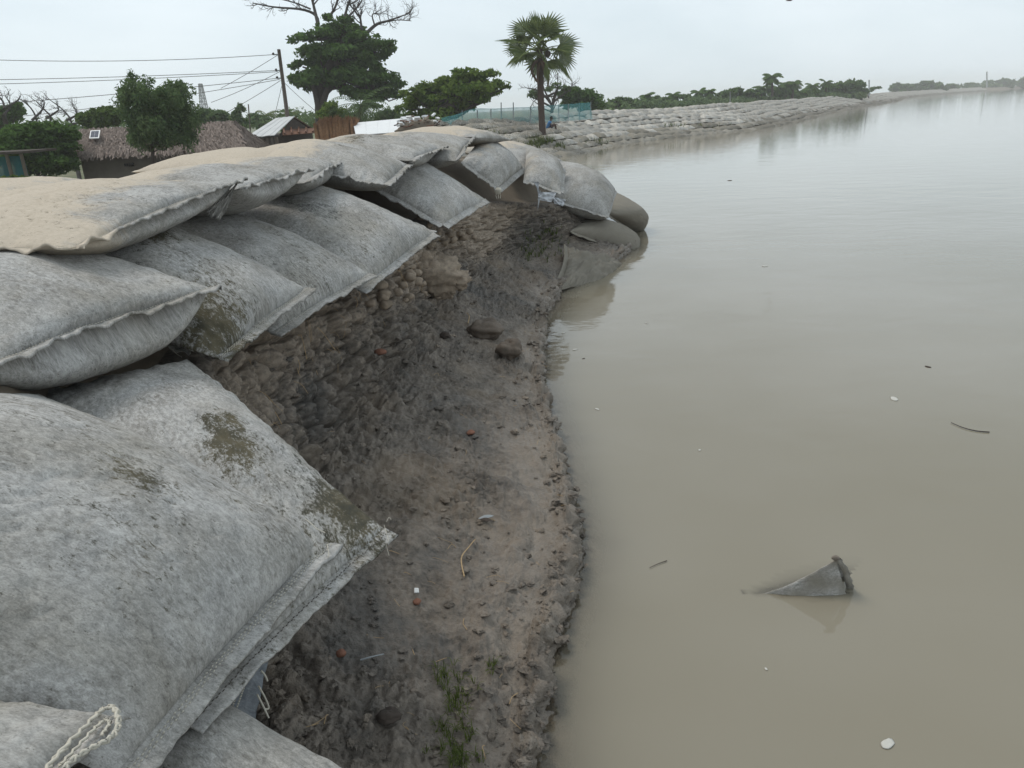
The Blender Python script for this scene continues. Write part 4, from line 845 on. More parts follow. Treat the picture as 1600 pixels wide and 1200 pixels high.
def feather_palm(label, Y, top, base, L, seed, nf=18, base_z=.0, name='coconut_palm', group=None, ll=.5, r=.13, m='leaf_palm', w=.06):
    rg = np.random.default_rng(seed); t = PY(*top, Y); b = PY(*base, Y); b[2] = base_z; root = empty(name, b, label, 'palm tree', group)
    tm = MB(); P = smooth_path([b, b * .5 + t * .5 + A([rg.normal() * .15, 0, 0]), t], 8); tm.tube(P, np.linspace(r * 1.2, r * .75, 8), 6); tm.build('trunk', M['palm_bark'], root)
    cm = MB()
    for i in range(nf):
        a_ = i * 2.4 + rg.random() * .5; el = .9 - 1.5 * (i / nf) + rg.normal() * .1
        feather(cm, t, [math.cos(a_) * math.cos(el), math.sin(a_) * math.cos(el), math.sin(el)], L * rg.uniform(.8, 1.1), 1.3, rg, 16, w, ll)
    cm.build('crown', M[m], root, smooth=False); return root
feather_palm('squat date palm with drooping fronds under the largest tree', 49, (563, 165), (560, 200), 2.2, 61, 26, -.6, 'date_palm', None, .45, .2, 'leaf_grey', .035)
feather_palm('small palm behind the tin roofed hut, left of the power pole', 80, (416, 180), (416, 205), 1.6, 62, 14, -.6)
feather_palm('tiny palm crown behind the foot of the power pole', 80, (452, 178), (452, 205), 1.4, 63, 14, -.6)

# the palmyra palm standing on the embankment
PB = onslope(848, 213); YP = PB[1]; PB[2] -= .1; PT = PY(843, 76, YP)
pr_ = empty('palmyra_palm', PB, 'tall fan palm standing alone on the embankment beside the seated man', 'palm tree')
t = MB(); tp = smooth_path([PB, PY(845.5, 165, YP), PY(844, 120, YP), PT], 40); rr = np.interp(np.linspace(0, 1, 40), [0, .06, .2, .7, 1], [.24, .19, .165, .17, .15]) * (1 + .06 * np.sin(np.arange(40) * 2.2)); t.tube(tp, rr, 14); t.build('trunk', M['palm_bark'], pr_)
rg = np.random.default_rng(77)
for i in range(28):
    a_ = i * 2.399 + rg.normal() * .15; f_ = i / 27; el = 1.3 - 1.75 * f_ + rg.normal() * .1
    d = A([math.cos(a_) * math.cos(el), math.sin(a_) * math.cos(el) * .95, math.sin(el)]); pl = rg.uniform(.65, 1.25) * (1 - .15 * f_); root_ = PT + A([0, 0, -.25 * f_]) + d * .1
    mid_ = root_ + d * pl * .55; end = root_ + unit(d + A([0, 0, -.10])) * pl
    fm = MB(); fm.tube(smooth_path([root_, mid_, end], 6), np.linspace(.035, .018, 6), 5, C=[.6, 0, 0, 0])
    ax = unit(end - mid_ + A([0, 0, -.06])); sd = unit(np.cross(ax, A([0, 0, 1.])) + rg.normal(size=3) * .25); up = unit(np.cross(sd, ax)); R_ = rg.uniform(.95, 1.15); ns = 22; tw = rg.normal() * .75
    sd, up = sd * math.cos(tw) + up * math.sin(tw), up * math.cos(tw) - sd * math.sin(tw)
    cup = rg.uniform(.1, .3)
    for j in range(ns):
        th = (j / (ns - 1) - .5) * 3.7; th0, th1 = th - .085, th + .085; l = R_ * (.78 + .22 * math.cos(th * .55)) * rg.uniform(.93, 1.05)
        def pt(th_, r_, dz=0.): return end + (ax * math.cos(th_) + sd * math.sin(th_)) * r_ + up * (cup * abs(math.sin(th_)) * r_ + dz) - A([0, 0, .10 * r_ * r_])
        c_ = np.clip(rg.normal(.45, .15), 0, 1); sp_ = rg.normal() * .03
        fm.add([end, pt(th0, l * .58, 0), pt(th, l * .58, .04), pt(th1, l * .58, 0), pt(th + sp_, l, -.03 - .06 * rg.random())], None, [[0, 2, 1], [0, 3, 2], [1, 2, 4], [2, 3, 4]], C=[c_, 0, 0, 0])
    fm.build('fan_frond', M['leaf_palm'], pr_, smooth=False)
for x0, y0, pts in ((840, 95, [(834, 100), (831, 112), (836, 122), (839, 128)]), (848, 98, [(854, 104), (857, 118), (856, 135)]), (843, 98, [(841, 108), (840, 120), (841, 132)]), (846, 95, [(849, 106), (850, 116)])):
    t = MB(); P = smooth_path([PY(x0, y0, YP - .2)] + [PY(x, y, YP - .25) for x, y in pts], 12); t.tube(P, np.linspace(.09, .05, 12), 6); t.build('dead_frond', M['dead_frond'], pr_)
t = MB(); v, q = rock(PY(856, 84, YP - .3), .14, 3, 10, (1, 1, 1.2), .2); t.add(v, q); t.build('fruit_cluster', M['bark'], pr_)

# distant treeline and far bank
rgd = np.random.default_rng(91)
def far_tree(px, py0, py1, wpx, Y, label, seed, m='leaf_dark', group='distant treeline behind the embankment', name='tree', bz=-.5):
    rg = np.random.default_rng(seed); k = Y / 1208.; h = (py1 - py0); bl = []
    for i in range(11): bl.append((px + rg.normal() * wpx * .30, py0 + h * (.2 + .75 * rg.random()), wpx * rg.uniform(.2, .32), h * rg.uniform(.14, .24)))
    bl.append((px, py0 + h * .25, wpx * .25, h * .22))
    return tree(label, Y, bl, [(px, py1), (px, py0 + h * .5)], m, bz, leaf=.0026 * Y, dens=950, seed=seed, tr=.0035 * Y * .8, depth=.6, fill=1, sub=3, group=group, name=name)
HZ = lambda x: 170 - (x - 800) * .0472
TL = sorted([(960, 158, 26, 95, 't'), (978, 155, 26, 100, 't'), (995, 158, 22, 105, 't'), (1010, 148, 16, 110, 'f'), (1028, 152, 24, 110, 't'), (1052, 146, 16, 115, 'f'), (1040, 156, 22, 115, 't'), (1072, 150, 24, 120, 't'), (1092, 142, 16, 120, 'f'), (1108, 141, 18, 120, 'f'), (1128, 147, 30, 125, 't'), (1150, 139, 34, 125, 't'), (1172, 142, 30, 125, 't'),
        (1188, 136, 16, 128, 'f'), (1206, 114, 26, 128, 'c'), (1196, 134, 22, 132, 'c'), (1216, 132, 24, 130, 'c'), (1228, 128, 24, 130, 'c'), (1240, 124, 26, 130, 'c'), (1250, 138, 22, 135, 'c'), (1270, 132, 20, 140, 'f'), (1291, 127, 22, 140, 'f'), (1235, 148, 40, 132, 't'), (1275, 146, 30, 140, 't'), (1312, 132, 34, 150, 't'), (1330, 125, 34, 150, 't'), (1345, 132, 30, 150, 't'), (1262, 144, 20, 138, 't')])
ITALL = [i for i, q in enumerate(TL) if q[1] == 114][0]
for i, (px, top, wd, Y, kind) in enumerate(TL):
    bot = HZ(px) + 6
    if kind == 't': far_tree(px, top - 4, bot, wd, Y, f'{ordn(sum(1 for q in TL[:i + 1] if q[4] == "t"))} round crowned tree in the hazy treeline, counting from the net fence', 100 + i)
    elif kind == 'f': feather_palm(f'{ordn(sum(1 for q in TL[:i + 1] if q[4] == "f"))} stubby round headed palm from the left in the distant treeline', Y, (px, top + 2), (px, bot), 13 * Y / 1208, 100 + i, 15, -.5, 'palm', 'short palms in the distant treeline', .7, .18, 'leaf_dark', .14)
    else: feather_palm('tallest coconut palm of the distant treeline, standing well above the rest' if i == ITALL else f'{ordn(sum(1 for q in TL[:i + 1] if q[4] == "c" and q[1] != 114))} lower coconut palm from the left, around the tallest distant palm', Y, (px, top + 5), (px, bot), 16 * Y / 1208, 100 + i, 15, -.5, 'coconut_palm', None if i == ITALL else 'coconut palms in the distant treeline', .9, .2, 'leaf_dark', .15)
ft = bpy.data.objects
lone = tree('small wind-swept tree alone on the embankment end, right of the distant treeline', 160, [(1366, 138, 7, 2.5), (1372, 137, 5, 2), (1360, 140, 4, 3)], [(1357, 150), (1358, 140)], 'leaf_dark', .5, leaf=.3, dens=800, seed=140, tr=.2, fill=0)
for i, (px, wd, h, Y) in enumerate([(1402, 24, 14, 330), (1416, 22, 12, 335), (1432, 22, 11, 340), (1452, 26, 15, 345), (1466, 20, 11, 350), (1488, 14, 8, 380), (1520, 14, 8, 430), (1546, 20, 11, 450), (1567, 18, 13, 470), (1582, 14, 10, 480), (1598, 16, 12, 490)]):
    bot = HZ(px) + 1; far_tree(px, bot - h, bot + 2, wd, Y, f'{ordn(i + 1)} hazy tree from the left on the low far bank at the right', 150 + i, group='trees on the far bank', bz=.8)

# low undergrowth that runs along the distant treeline and the far bank: one mass
rg = np.random.default_rng(301); lm = MB()
for k in range(150):
    px = rg.uniform(950, 1345); Y = 95 + (px - 950) * .14 + rg.normal() * 3; c = PY(px, HZ(px) + rg.uniform(2, 8), Y); leafcloud(lm, c, A([1.6, 1.6, .7]) * rg.uniform(.6, 1.2), 60, .28, rg)
for k in range(60):
    px = rg.uniform(1395, 1600); Y = 330 + (px - 1395) * .8; c = PY(px, HZ(px) - rg.uniform(0, 2), Y); leafcloud(lm, c, A([4, 3, 1.2]) * rg.uniform(.6, 1.2), 30, .8, rg)
for k in range(90):
    px = rg.uniform(-20, 640); Y = rg.uniform(64, 85); c = PY(px, HZ(px) + rg.uniform(-4, 10), Y); leafcloud(lm, c, A([1.5, 1.5, .9]) * rg.uniform(.6, 1.3), 90, .2, rg)
lm.build('undergrowth', M['leaf_grey'], smooth=False, kind='stuff')
# ------------------------------------------------------------------ huts, stacks, fences, pole
M['thatch'] = leaf_mat('thatch', (.10, .080, .068), (.30, .245, .215), .0)
M['mudwall'] = simple('mud_wall', (.17, .145, .12), .95, .25, 3, .2)
M['tin'] = simple('tin_sheet', (.52, .53, .53), .5, .25, 2, .1, metallic=.0)
M['white_tin'] = simple('white_tin_sheet', (.72, .73, .73), .5, .08, 2)
M['rust'] = simple('rusty_sheet', (.19, .095, .06), .9, .4, 6, .2)
M['darkwood'] = simple('dark_wood', (.07, .055, .045), .9, .4, 8, .2)
M['straw'] = simple('straw_bundle', (.30, .165, .085), .95, .4, 14, .4)
M['pole'] = simple('concrete_pole', (.16, .125, .11), .9, .2, 5)
M['wire'] = simple('wire', (.12, .12, .12), .6)
M['steel'] = simple('galvanised_steel', (.30, .32, .33), .6)
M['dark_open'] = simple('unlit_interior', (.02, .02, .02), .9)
M['panel'] = simple('solar_cell', (.03, .035, .06), .15, .1)
M['white_frame'] = simple('white_frame', (.75, .75, .74), .5, .05)
def net_mat(name, c, a):
    m, nt, b, o = mat(name); nt.nodes.remove(b); df = N(nt, 'ShaderNodeBsdfDiffuse'); df.inputs[0].default_value = (*c, 1); tl = N(nt, 'ShaderNodeBsdfTranslucent'); tl.inputs[0].default_value = (*c, 1)
    tp = N(nt, 'ShaderNodeBsdfTransparent'); m1 = N(nt, 'ShaderNodeMixShader'); m1.inputs[0].default_value = .45; LK(nt, df.outputs[0], m1.inputs[1]); LK(nt, tl.outputs[0], m1.inputs[2])
    t = N(nt, 'ShaderNodeTexCoord'); f = maprange(nt, nzt(nt, t.outputs['Object'], .8, 4), .3, .7, a - .15, a + .12)
    m2 = N(nt, 'ShaderNodeMixShader'); LK(nt, f, m2.inputs[0]); LK(nt, tp.outputs[0], m2.inputs[1]); LK(nt, m1.outputs[0], m2.inputs[2]); LK(nt, m2.outputs[0], o.inputs['Surface']); return m
M['net'] = net_mat('teal_net', (.10, .30, .32), .50); M['net_dark'] = net_mat('dark_teal_net', (.03, .13, .14), .88)

rg = np.random.default_rng(200)
# thatched hut: long roof parallel to the picture, ridge at the back
GZ = -.6
eL, eR = PY(104, 246, 34.), PY(384, 233, 34.2); rL, rR = PY(120, 206, 35.9), PY(366, 192, 36.1)
bL, bR = eL + A([.1, 3.8, 0]), eR + A([-.1, 3.8, 0])
hut = empty('thatched_hut', A([(eL[0] + eR[0]) / 2, 36, GZ]), 'long low mud hut with a shaggy palm thatch roof behind the feathery tree', 'hut')
wl_ = MB(); wx0, wx1 = PY(128, 260, 34.5)[0], PY(352, 240, 34.6)[0]; wt_ = eL[2] + .25
wl_.hexa([[wx0, 34.5, GZ], [wx1, 34.6, GZ], [wx1, 37.4, GZ], [wx0, 37.3, GZ], [wx0, 34.5, wt_], [wx1, 34.6, eR[2] + .25], [wx1, 37.4, eR[2] + .25], [wx0, 37.3, wt_]]); wl_.build('wall', M['mudwall'], hut, smooth=False)
for (x0, y0, x1, y1) in ((195, 255, 208, 260), (247, 251, 260, 259)):
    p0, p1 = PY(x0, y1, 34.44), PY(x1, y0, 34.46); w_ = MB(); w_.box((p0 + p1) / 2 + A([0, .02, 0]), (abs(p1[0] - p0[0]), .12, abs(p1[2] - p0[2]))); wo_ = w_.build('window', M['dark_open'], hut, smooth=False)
    for k in range(3):
        b_ = MB(); b_.box(p0 * (.75 - .25 * k) + p1 * (.25 + .25 * k) - A([0, .06, (p0[2] * (.75 - .25 * k) + p1[2] * (.25 + .25 * k)) - (p0[2] + p1[2]) / 2]), (.03, .03, abs(p1[2] - p0[2]))); b_.build('window_bar', M['darkwood'], wo_, smooth=False)
d0 = PY(355, 243, 34.3); t = MB(); t.box(d0 + A([0, .3, -.35]), (.32, .05, 1.1)); t.build('side_screen', M['steel'], hut, smooth=False)
rf = MB(); rf.hexa([eL + A([.1, .1, -.05]), eR + A([-.1, .1, -.05]), bR, bL, rL + A([0, -.1, -.06]), rR + A([0, -.1, -.06]), rR + A([0, .1, -.06]), rL + A([0, .1, -.06])], C=[.2, 0, 0, 0]); roof = rf.build('roof', M['thatch'], hut, smooth=False)
tm = MB(); n_ = 5200
for face in range(4):
    if face == 0: P00, P10, P01, P11 = eL, eR, rL, rR; m_ = n_
    elif face == 1: P00, P10, P01, P11 = bR, bL, rR, rL; m_ = 800
    elif face == 2: P00, P10, P01, P11 = eR, bR, rR, rR + A([0, .05, 0]); m_ = 1100
    else: P00, P10, P01, P11 = bL, eL, rL, rL + A([0, -.05, 0]); m_ = 900
    u, v = rg.random(m_)[:, None], (rg.random(m_) * 1.04)[:, None]; p = (1 - v) * ((1 - u) * P00 + u * P10) + v * ((1 - u) * P01 + u * P11)
    dn = ((1 - u) * P00 + u * P10) - ((1 - u) * P01 + u * P11); dn /= np.linalg.norm(dn, axis=1)[:, None]; sd = np.broadcast_to(unit(P10 - P00), dn.shape); nn = np.cross(sd, -dn)
    nn *= np.sign(nn[:, 2:3] + 1e-6); an = rg.normal(0, .28, m_)[:, None]; dd = dn * np.cos(an) + sd * np.sin(an) - nn * .02; ww = np.cross(nn, dd); L = rg.uniform(.2, .42, m_)[:, None]; wd = rg.uniform(.018, .04, m_)[:, None]
    lift = nn * (.03 + .09 * rg.random(m_)[:, None]); e = nn * rg.normal(.02, .05, m_)[:, None]
    V = np.stack([p - ww * wd + lift, p + ww * wd + lift, p + dd * L + ww * wd * .5 + e, p + dd * L - ww * wd * .5 + e], 1).reshape(-1, 3)
    c = np.zeros((m_, 4)); c[:, 0] = np.clip(rg.normal(.5, .24, m_), 0, 1); tm.add(V, np.arange(4 * m_).reshape(-1, 4), C=np.repeat(c, 4, 0))
th_ = tm.build('thatch', M['thatch'], hut, smooth=False); th_['kind'] = 'stuff'
pp = [PY(143, 220, 34.9), PY(158, 219.5, 34.9), PY(160, 207, 35.55), PY(145, 208, 35.55)]; nn = unit(np.cross(pp[1] - pp[0], pp[3] - pp[0])); pp = [p - nn * .0 + A([0, -.14, .08]) for p in pp]
sp_ = empty('solar_panel', sum(pp) / 4, 'small solar panel in a white frame lying on the thatched roof', 'solar panel'); t = MB(); t.hexa([*pp, *[p + nn * .03 for p in pp]]); t.build('frame', M['white_frame'], sp_, smooth=False)
for i in range(2):
    for j in range(2):
        g = lambda u, v: (1 - v) * ((1 - u) * pp[0] + u * pp[1]) + v * ((1 - u) * pp[3] + u * pp[2]) + nn * .032
        u0, v0 = .1 + i * .41, .1 + j * .41; q = [g(u0, v0), g(u0 + .39, v0), g(u0 + .39, v0 + .39), g(u0, v0 + .39)]; t = MB(); t.hexa([*q, *[x + nn * .004 for x in q]]); t.build('solar_cell', M['panel'], sp_, smooth=False)

# tin roofed hut
def sheet(mb, a, b, c, d, th=.03): 
    n = unit(np.cross(A(b) - a, A(d) - a)); n = n if n[2] > 0 else -n; mb.hexa([a, b, c, d, A(a) + n * th, A(b) + n * th, A(c) + n * th, A(d) + n * th])
Yh = 41.
ap = PY(460, 182.5, 40.); apb = PY(431, 185.5, 43.); ev = PY(429, 212, 38.4); evb = PY(381, 217, 41.2); er = PY(491, 203, 42.); erb = PY(470, 200, 45.)
h2 = empty('tin_roofed_hut', A([ap[0], Yh + 1, GZ]), 'small wooden hut with a pale tin gable roof below the power pole', 'hut')
ns = 7
for k in range(ns):
    f0, f1 = k / ns, (k + .985) / ns; t = MB(); dz = A([0, 0, .015 * (k % 2)]); sheet(t, ev + (evb - ev) * f0 + dz, ev + (evb - ev) * f1 + dz, ap + (apb - ap) * f1 + dz, ap + (apb - ap) * f0 + dz); t.build('roof_sheet', M['tin'], h2, smooth=False)
t = MB(); sheet(t, ap + A([0, 0, -.02]), apb + A([0, 0, -.02]), erb, er); t.build('roof_slope', M['rust'], h2, smooth=False)
q0, q1, q2, q3 = [p * A([1, 1, 0]) for p in (evb + (er - ev) * .04, ev + (er - ev) * .06, ev + (er - ev) * .94, evb + (er - ev) * .94)]; zf_ = lambda f: ev[2] - .1
t = MB(); t.hexa([[*q0[:2], GZ], [*q1[:2], GZ], [*q2[:2], GZ], [*q3[:2], GZ], [*q0[:2], evb[2] - .02], [*q1[:2], ev[2] - .04], [*q2[:2], er[2] - .06], [*q3[:2], er[2] - .1]]); t.build('wall', M['darkwood'], h2, smooth=False)
g0, g1, g2 = A([*q1[:2], ev[2] - .06]), A([*q2[:2], er[2] - .08]), ap + A([-.12, .05, -.06]); sh2 = A([.06, -.04, 0]); t = MB(); t.add([g0, g1, g2, g0 + sh2, g1 + sh2, g2 + sh2], [[0, 1, 4, 3], [1, 2, 5, 4], [2, 0, 3, 5]], [[0, 2, 1], [3, 4, 5]]); t.build('gable', M['darkwood'], h2, smooth=False)
for k in range(8):
    f = k / 7; p0 = (q0 * (1 - f) + q1 * f) + A([-.02, -.03, 0]); zt_ = evb[2] * (1 - f) + ev[2] * f - .06; t = MB(); t.box([p0[0], p0[1], (zt_ + GZ) / 2], (.10, .05, zt_ - GZ)); t.build('wall_board', M['mudwall'], h2, smooth=False)
l0, l1 = q1, q2
t = MB(); sheet(t, PY(442, 212, 38.6), PY(494, 208, 39.8), PY(494, 201, 41.2), PY(440, 203, 39.2)); t.build('lean_to_roof', M['rust'], h2, smooth=False)
for k in range(5):
    p0 = PY(445 + 11 * k, 211 - k * .8, 38.6 + .27 * k); t = MB(); t.tube([p0 + A([0, 0, .06]), PY(443 + 12 * k, 202, 39.3 + .4 * k) + A([0, 0, .08])], .05, 5); t.build('roof_batten', M['rust'], h2)
for x, Y_ in ((384, 41.0), (430, 38.3), (494, 39.7)):
    p0 = PY(x, 214, Y_); t = MB(); t.tube([[p0[0], p0[1], GZ], [p0[0], p0[1], p0[2]]], .05, 6); t.build('post', M['mudwall'], h2)
# stack of upright reddish bundles
c0 = PY(496, 216, 38.); c1 = PY(558, 214, 38.); sk = empty('straw_stack', A([(c0[0] + c1[0]) / 2, 38.6, GZ]), 'blocky stack of reddish brown stalk bundles beside the tin roofed hut', 'straw stack')
for r in range(4):
    for k in range(13):
        f = (k + .5 + .3 * rg.normal() * .5) / 13; x = c0[0] + (c1[0] - c0[0]) * f; top = PY(500, 190.5, 38)[2] + rg.normal() * .06 + .02 * r - (.12 if k in (0, 12) else 0)
        t = MB(); y = 38.0 + r * .26 + rg.normal() * .03; P = smooth_path([[x, y, GZ], [x + rg.normal() * .03, y, (GZ + top) / 2], [x + rg.normal() * .05, y, top]], 6); t.tube(P, .10 * rg.uniform(.8, 1.15, 6), 7)
        for j in range(6): a_ = rg.random() * 6.3; t.tube([[x + .06 * math.cos(a_), y + .06 * math.sin(a_), top - .1], [x + .10 * math.cos(a_) + rg.normal() * .03, y + .1 * math.sin(a_), top + rg.uniform(.0, .14)]], .012, 4)
        t.build('stalk_bundle', M['straw'], sk)
# white roof and the rubble beyond its right end
wr_ = empty('white_roofed_shed', A([PY(610, 200, 37)[0], 38.5, GZ]), 'low shed with a clean white sheet roof right of the straw stack', 'shed')
q = [PY(556, 212, 36.2), PY(640, 206, 36.2), PY(650, 184, 38.6), PY(552, 193, 38.6)]
for k in range(5):
    t = MB(); f0, f1 = k / 5, (k + .99) / 5; sheet(t, q[0] + (q[1] - q[0]) * f0, q[0] + (q[1] - q[0]) * f1, q[3] + (q[2] - q[3]) * f1, q[3] + (q[2] - q[3]) * f0, .03); t.build('roof_sheet', M['white_tin'], wr_, smooth=False)
t = MB(); t.hexa([[q[0][0] + .1, 36.4, GZ], [q[1][0], 36.4, GZ], [q[1][0], 39, GZ], [q[0][0] + .1, 39, GZ], [q[0][0] + .1, 36.4, q[0][2] - .04], [q[1][0], 36.4, q[1][2] - .06], [q[1][0], 38.4, q[2][2] - .12], [q[0][0] + .1, 38.4, q[3][2] - .12]]); t.build('wall', M['darkwood'], wr_, smooth=False)
rb = empty('rubble_heap', PY(655, 200, 34.5), 'heap of pale broken pieces and brown sticks right of the white roof', 'rubble heap')
t = MB(); v, q_ = rock(PY(655, 201, 34.5), 1.0, 6, 14, (1.0, .6, .33), .25); t.add(v, q_); t.build('mound', M['earth'], rb)
for k in range(46):
    f = rg.random(); p = PY(622 + 62 * f, 190 + 4 * rg.normal() - 4 * math.sin(f * 3.1) + 2, 34. + rg.normal() * .3); a_ = rg.random() * 6.3; d = A([math.cos(a_), math.sin(a_), rg.normal() * .25]); t = MB()
    if k % 2: t.tube([p - d * .18, p + d * rg.uniform(.15, .3)], .025, 5); t.build('stick', M['rust' if k % 4 == 1 else 'darkwood'], rb)
    else: t.box(p, (rg.uniform(.12, .28), rg.uniform(.1, .2), rg.uniform(.04, .09)), rotz(a_) @ rotx(rg.normal() * .4)); t.build('broken_slab', M['white_tin' if k % 6 < 4 else 'earth'], rb, smooth=False)
# teal net fence on the embankment crest
nt_top = [(690, 184), (712, 179), (740, 170), (775, 169.5), (800, 168), (830, 167), (860, 164.5), (890, 162.5), (922, 160)]; nt_bot = [(690, 196), (712, 195), (740, 194), (775, 190), (800, 187), (830, 184), (860, 182), (890, 180), (926, 178)]; nY = [39.5, 40.3, 41.5, 43, 44, 45.2, 46.5, 48, 50]
fe = empty('net_fence', PY(800, 187, 44), 'teal netting fence on thin poles along the embankment crest behind the palm', 'fence')
pt_ = smooth_path([PY(*p, y) for p, y in zip(nt_top, nY)], 60); pb_ = smooth_path([PY(*p, y) for p, y in zip(nt_bot, nY)], 60) - A([0, 0, .3]); V = []
for k in range(60):
    for j in range(7): f = j / 6; V.append(pt_[k] * (1 - f) + pb_[k] * f + A([0, .10 * math.sin(k * .9 + j * .4) * math.sin(f * 3.1), -.03 * abs(math.sin(k * .4)) * (1 - f)]))
obj('net_panel', mesh_np('net_panel', A(V) - A(fe.location), grid_q(60, 7)), M['net'], fe)
for x, y0, y1, yy_ in ((722, 172, 195, 40.8), (746, 172, 194, 41.7), (767, 170, 192, 42.6), (783, 160, 191, 43.4), (802, 160, 189, 44.1), (829, 166, 186, 45.1), (873, 163, 182, 47.2), (888, 162, 181, 47.9), (905, 161, 180, 49), (923, 159, 179, 50)):
    t = MB(); p1 = PY(x, y0, yy_ - .05); p0 = PY(x, y1, yy_ - .05); t.tube([p0 - A([0, 0, .3]), p1], .03, 6); t.build('pole', M['steel'], fe)
t = MB(); t.tube(pt_ + A([0, -.03, -.02]), .015, 4); t.build('top_cord', M['net'], fe)
# dark netting pen at the far left
pen = empty('net_pen', PY(15, 280, 29) * A([1, 1, 0]) + A([0, 0, GZ]), 'dark teal netting pen with a flat roof edge at the left border', 'pen')
p = [PY(-60, 248, 29), PY(36, 243, 29)]; V = [];
for k in range(16):
    for j in range(6): f = k / 15; x = p[0] * (1 - f) + p[1] * f; V.append([x[0], x[1] + .05 * math.sin(k * 1.7 + j), x[2] * (1 - j / 5) + GZ * j / 5])
obj('net_panel', mesh_np('net_panel', A(V) - A(pen.location), grid_q(16, 6)), M['net_dark'], pen)
t = MB(); t.box(sum(p) / 2 + A([0, .9, .12]), (p[1][0] - p[0][0] + .3, 2.2, .08)); t.build('roof', M['darkwood'], pen, smooth=False)
for x in (11, 34, -30): q0 = PY(x, 245, 28.9); t = MB(); t.tube([[q0[0], q0[1], GZ], q0 + A([0, 0, .1])], .06, 6); t.build('post', M['mudwall'], pen)
tree('small sprouting bush in front of the dark netting pen', 22, [(25, 278, 9, 7), (18, 284, 9, 6), (32, 282, 7, 6), (8, 287, 8, 5)], [(24, 292), (24, 280)], 'leaf_light', -.4, leaf=.05, dens=700, seed=71, tr=.02, name='bush', cat='bush')
# power pole, wires
Yp = 60.; pt, pbm = PY(435.5, 77, Yp), PY(449.5, 186, Yp); pbm[2] = GZ
pol = empty('power_pole', pbm, 'leaning concrete power pole with wires running to the left', 'power pole'); t = MB(); t.tube([pbm, pt], [.17, .12], 8); t.build('shaft', M['pole'], pol)
for y, dx in ((85, -.35), (110, -.3), (122, -.3)):
    p = PY(436 + (y - 77) * .13, y, Yp); t = MB(); t.box(p + A([dx * .5, 0, 0]), (.5, .08, .08)); br = t.build('bracket', M['steel'], pol, smooth=False); t = MB(); v, q = rock(p + A([dx - .1, -.02, .06]), .09, 2, 6, amp=.1); t.add(v, q); t.build('insulator', M['darkwood'], br)
def wire(p0, p1, sag, label, r=.02):
    k = np.linspace(0, 1, 30)[:, None]; P = p0 * (1 - k) + p1 * k - A([0, 0, sag]) * 4 * k * (1 - k); t = MB(); t.tube(P - P[0], r, 4); o = t.build('wire', M['wire']); o.location = P[0]; tag(o, label, 'wire', 'overhead wires at the power pole')
for i, ((x0, y0), (x1, y1), Y1, sag, lab) in enumerate((((432, 85), (-120, 89), 58, .35, 'topmost overhead wire from the power pole to the left edge'), ((434, 110), (-120, 126), 57, .12, 'second overhead wire from the top, meeting the left edge'), ((434, 112), (-120, 134), 56.5, .12, 'overhead wire close below the second one at the left edge'), ((436, 122), (-60, 166), 54, .1, 'fourth overhead wire, passing behind the feathery tree crowns'), ((437, 124), (0, 185), 62, .2, 'lowest long overhead wire from the power pole toward the dead trees'),
        ((434, 86), (345, 138), 66, .05, 'steep guy wire from the pole top down to the left'), ((437, 112), (330, 160), 66, .1, 'sloping thin wire below the steep guy wire'), ((438, 126), (350, 178), 66, .05, 'lower sloping wire toward the conical tree'), ((440, 135), (428, 185), 61, .02, 'short near vertical wire left of the pole foot'), ((445, 130), (495, 175), 58, .05, 'stay wire right of the power pole going down to the big tree'))):
    wire(PY(x0, y0, Yp), PY(x1, y1, Y1), sag, lab)
# lattice tower
tw = empty('lattice_tower', A([PY(318, 170, 220)[0], 220, GZ]), 'thin steel lattice tower far behind the feathery tree', 'tower'); pt = PY(313, 131, 220); pbm = PY(319, 172, 220); w0, w1 = 1.0, .35; t = MB(); Pz = lambda f: pbm * (1 - f) + pt * f
for sx in (-1, 1):
    for sy in (-1, 1): t = MB(); t.tube([Pz(f) + A([sx, sy, 0]) * (w0 * (1 - f) + w1 * f) for f in (0, 1)] if False else [A([(Pz(0))[0] + sx * w0 * 1.2, 220 + sy * w0, GZ]), Pz(1) + A([sx, sy, 0]) * w1], .13, 4); t.build('leg', M['steel'], tw)
for k in range(9):
    f0, f1 = k / 9, (k + 1) / 9; r0, r1 = w0 * (1 - f0) + w1 * f0, w0 * (1 - f1) + w1 * f1; t = MB(); s_ = 1 if k % 2 else -1
    for sy in (-1, 1): t.tube([Pz(f0) + A([-s_ * r0, sy * r0, 0]), Pz(f1) + A([s_ * r1, sy * r1, 0])], .08, 4); t.tube([Pz(f1) + A([-r1, sy * r1, 0]), Pz(f1) + A([r1, sy * r1, 0])], .08, 4)
    o = t.build('brace', M['steel'], tw); o['kind'] = 'stuff'
for x, y0, y1, Y, lab in ((387, 163, 208, 52, 'thin bare pole right of the thatched hut'), (1141, 143, 166, 100, 'white marker post on the far embankment before the treeline'), (1542, 112, 138, 440, 'thin mast on the low far bank at the right'), (1358, 125, 150, 158, 'slim pole at the end of the distant treeline'), (532, 187, 198, 38.9, 'short wooden stake sticking out above the straw stack')):
    p0, p1 = PY(x, y1, Y), PY(x + (1 if x < 500 else 0), y0, Y); p0[2] = min(p0[2], slopez(p0[0], p0[1]) - .2 if x > 900 and x < 1300 else p0[2]); 
    if x < 600: p0[2] = GZ
    o = MB().tube([A([0, 0, 0]), p1 - p0], max(.03, .0007 * Y), 6).build('post', M['steel' if x > 1000 else 'mudwall']); o.location = p0; tag(o, lab, 'post')
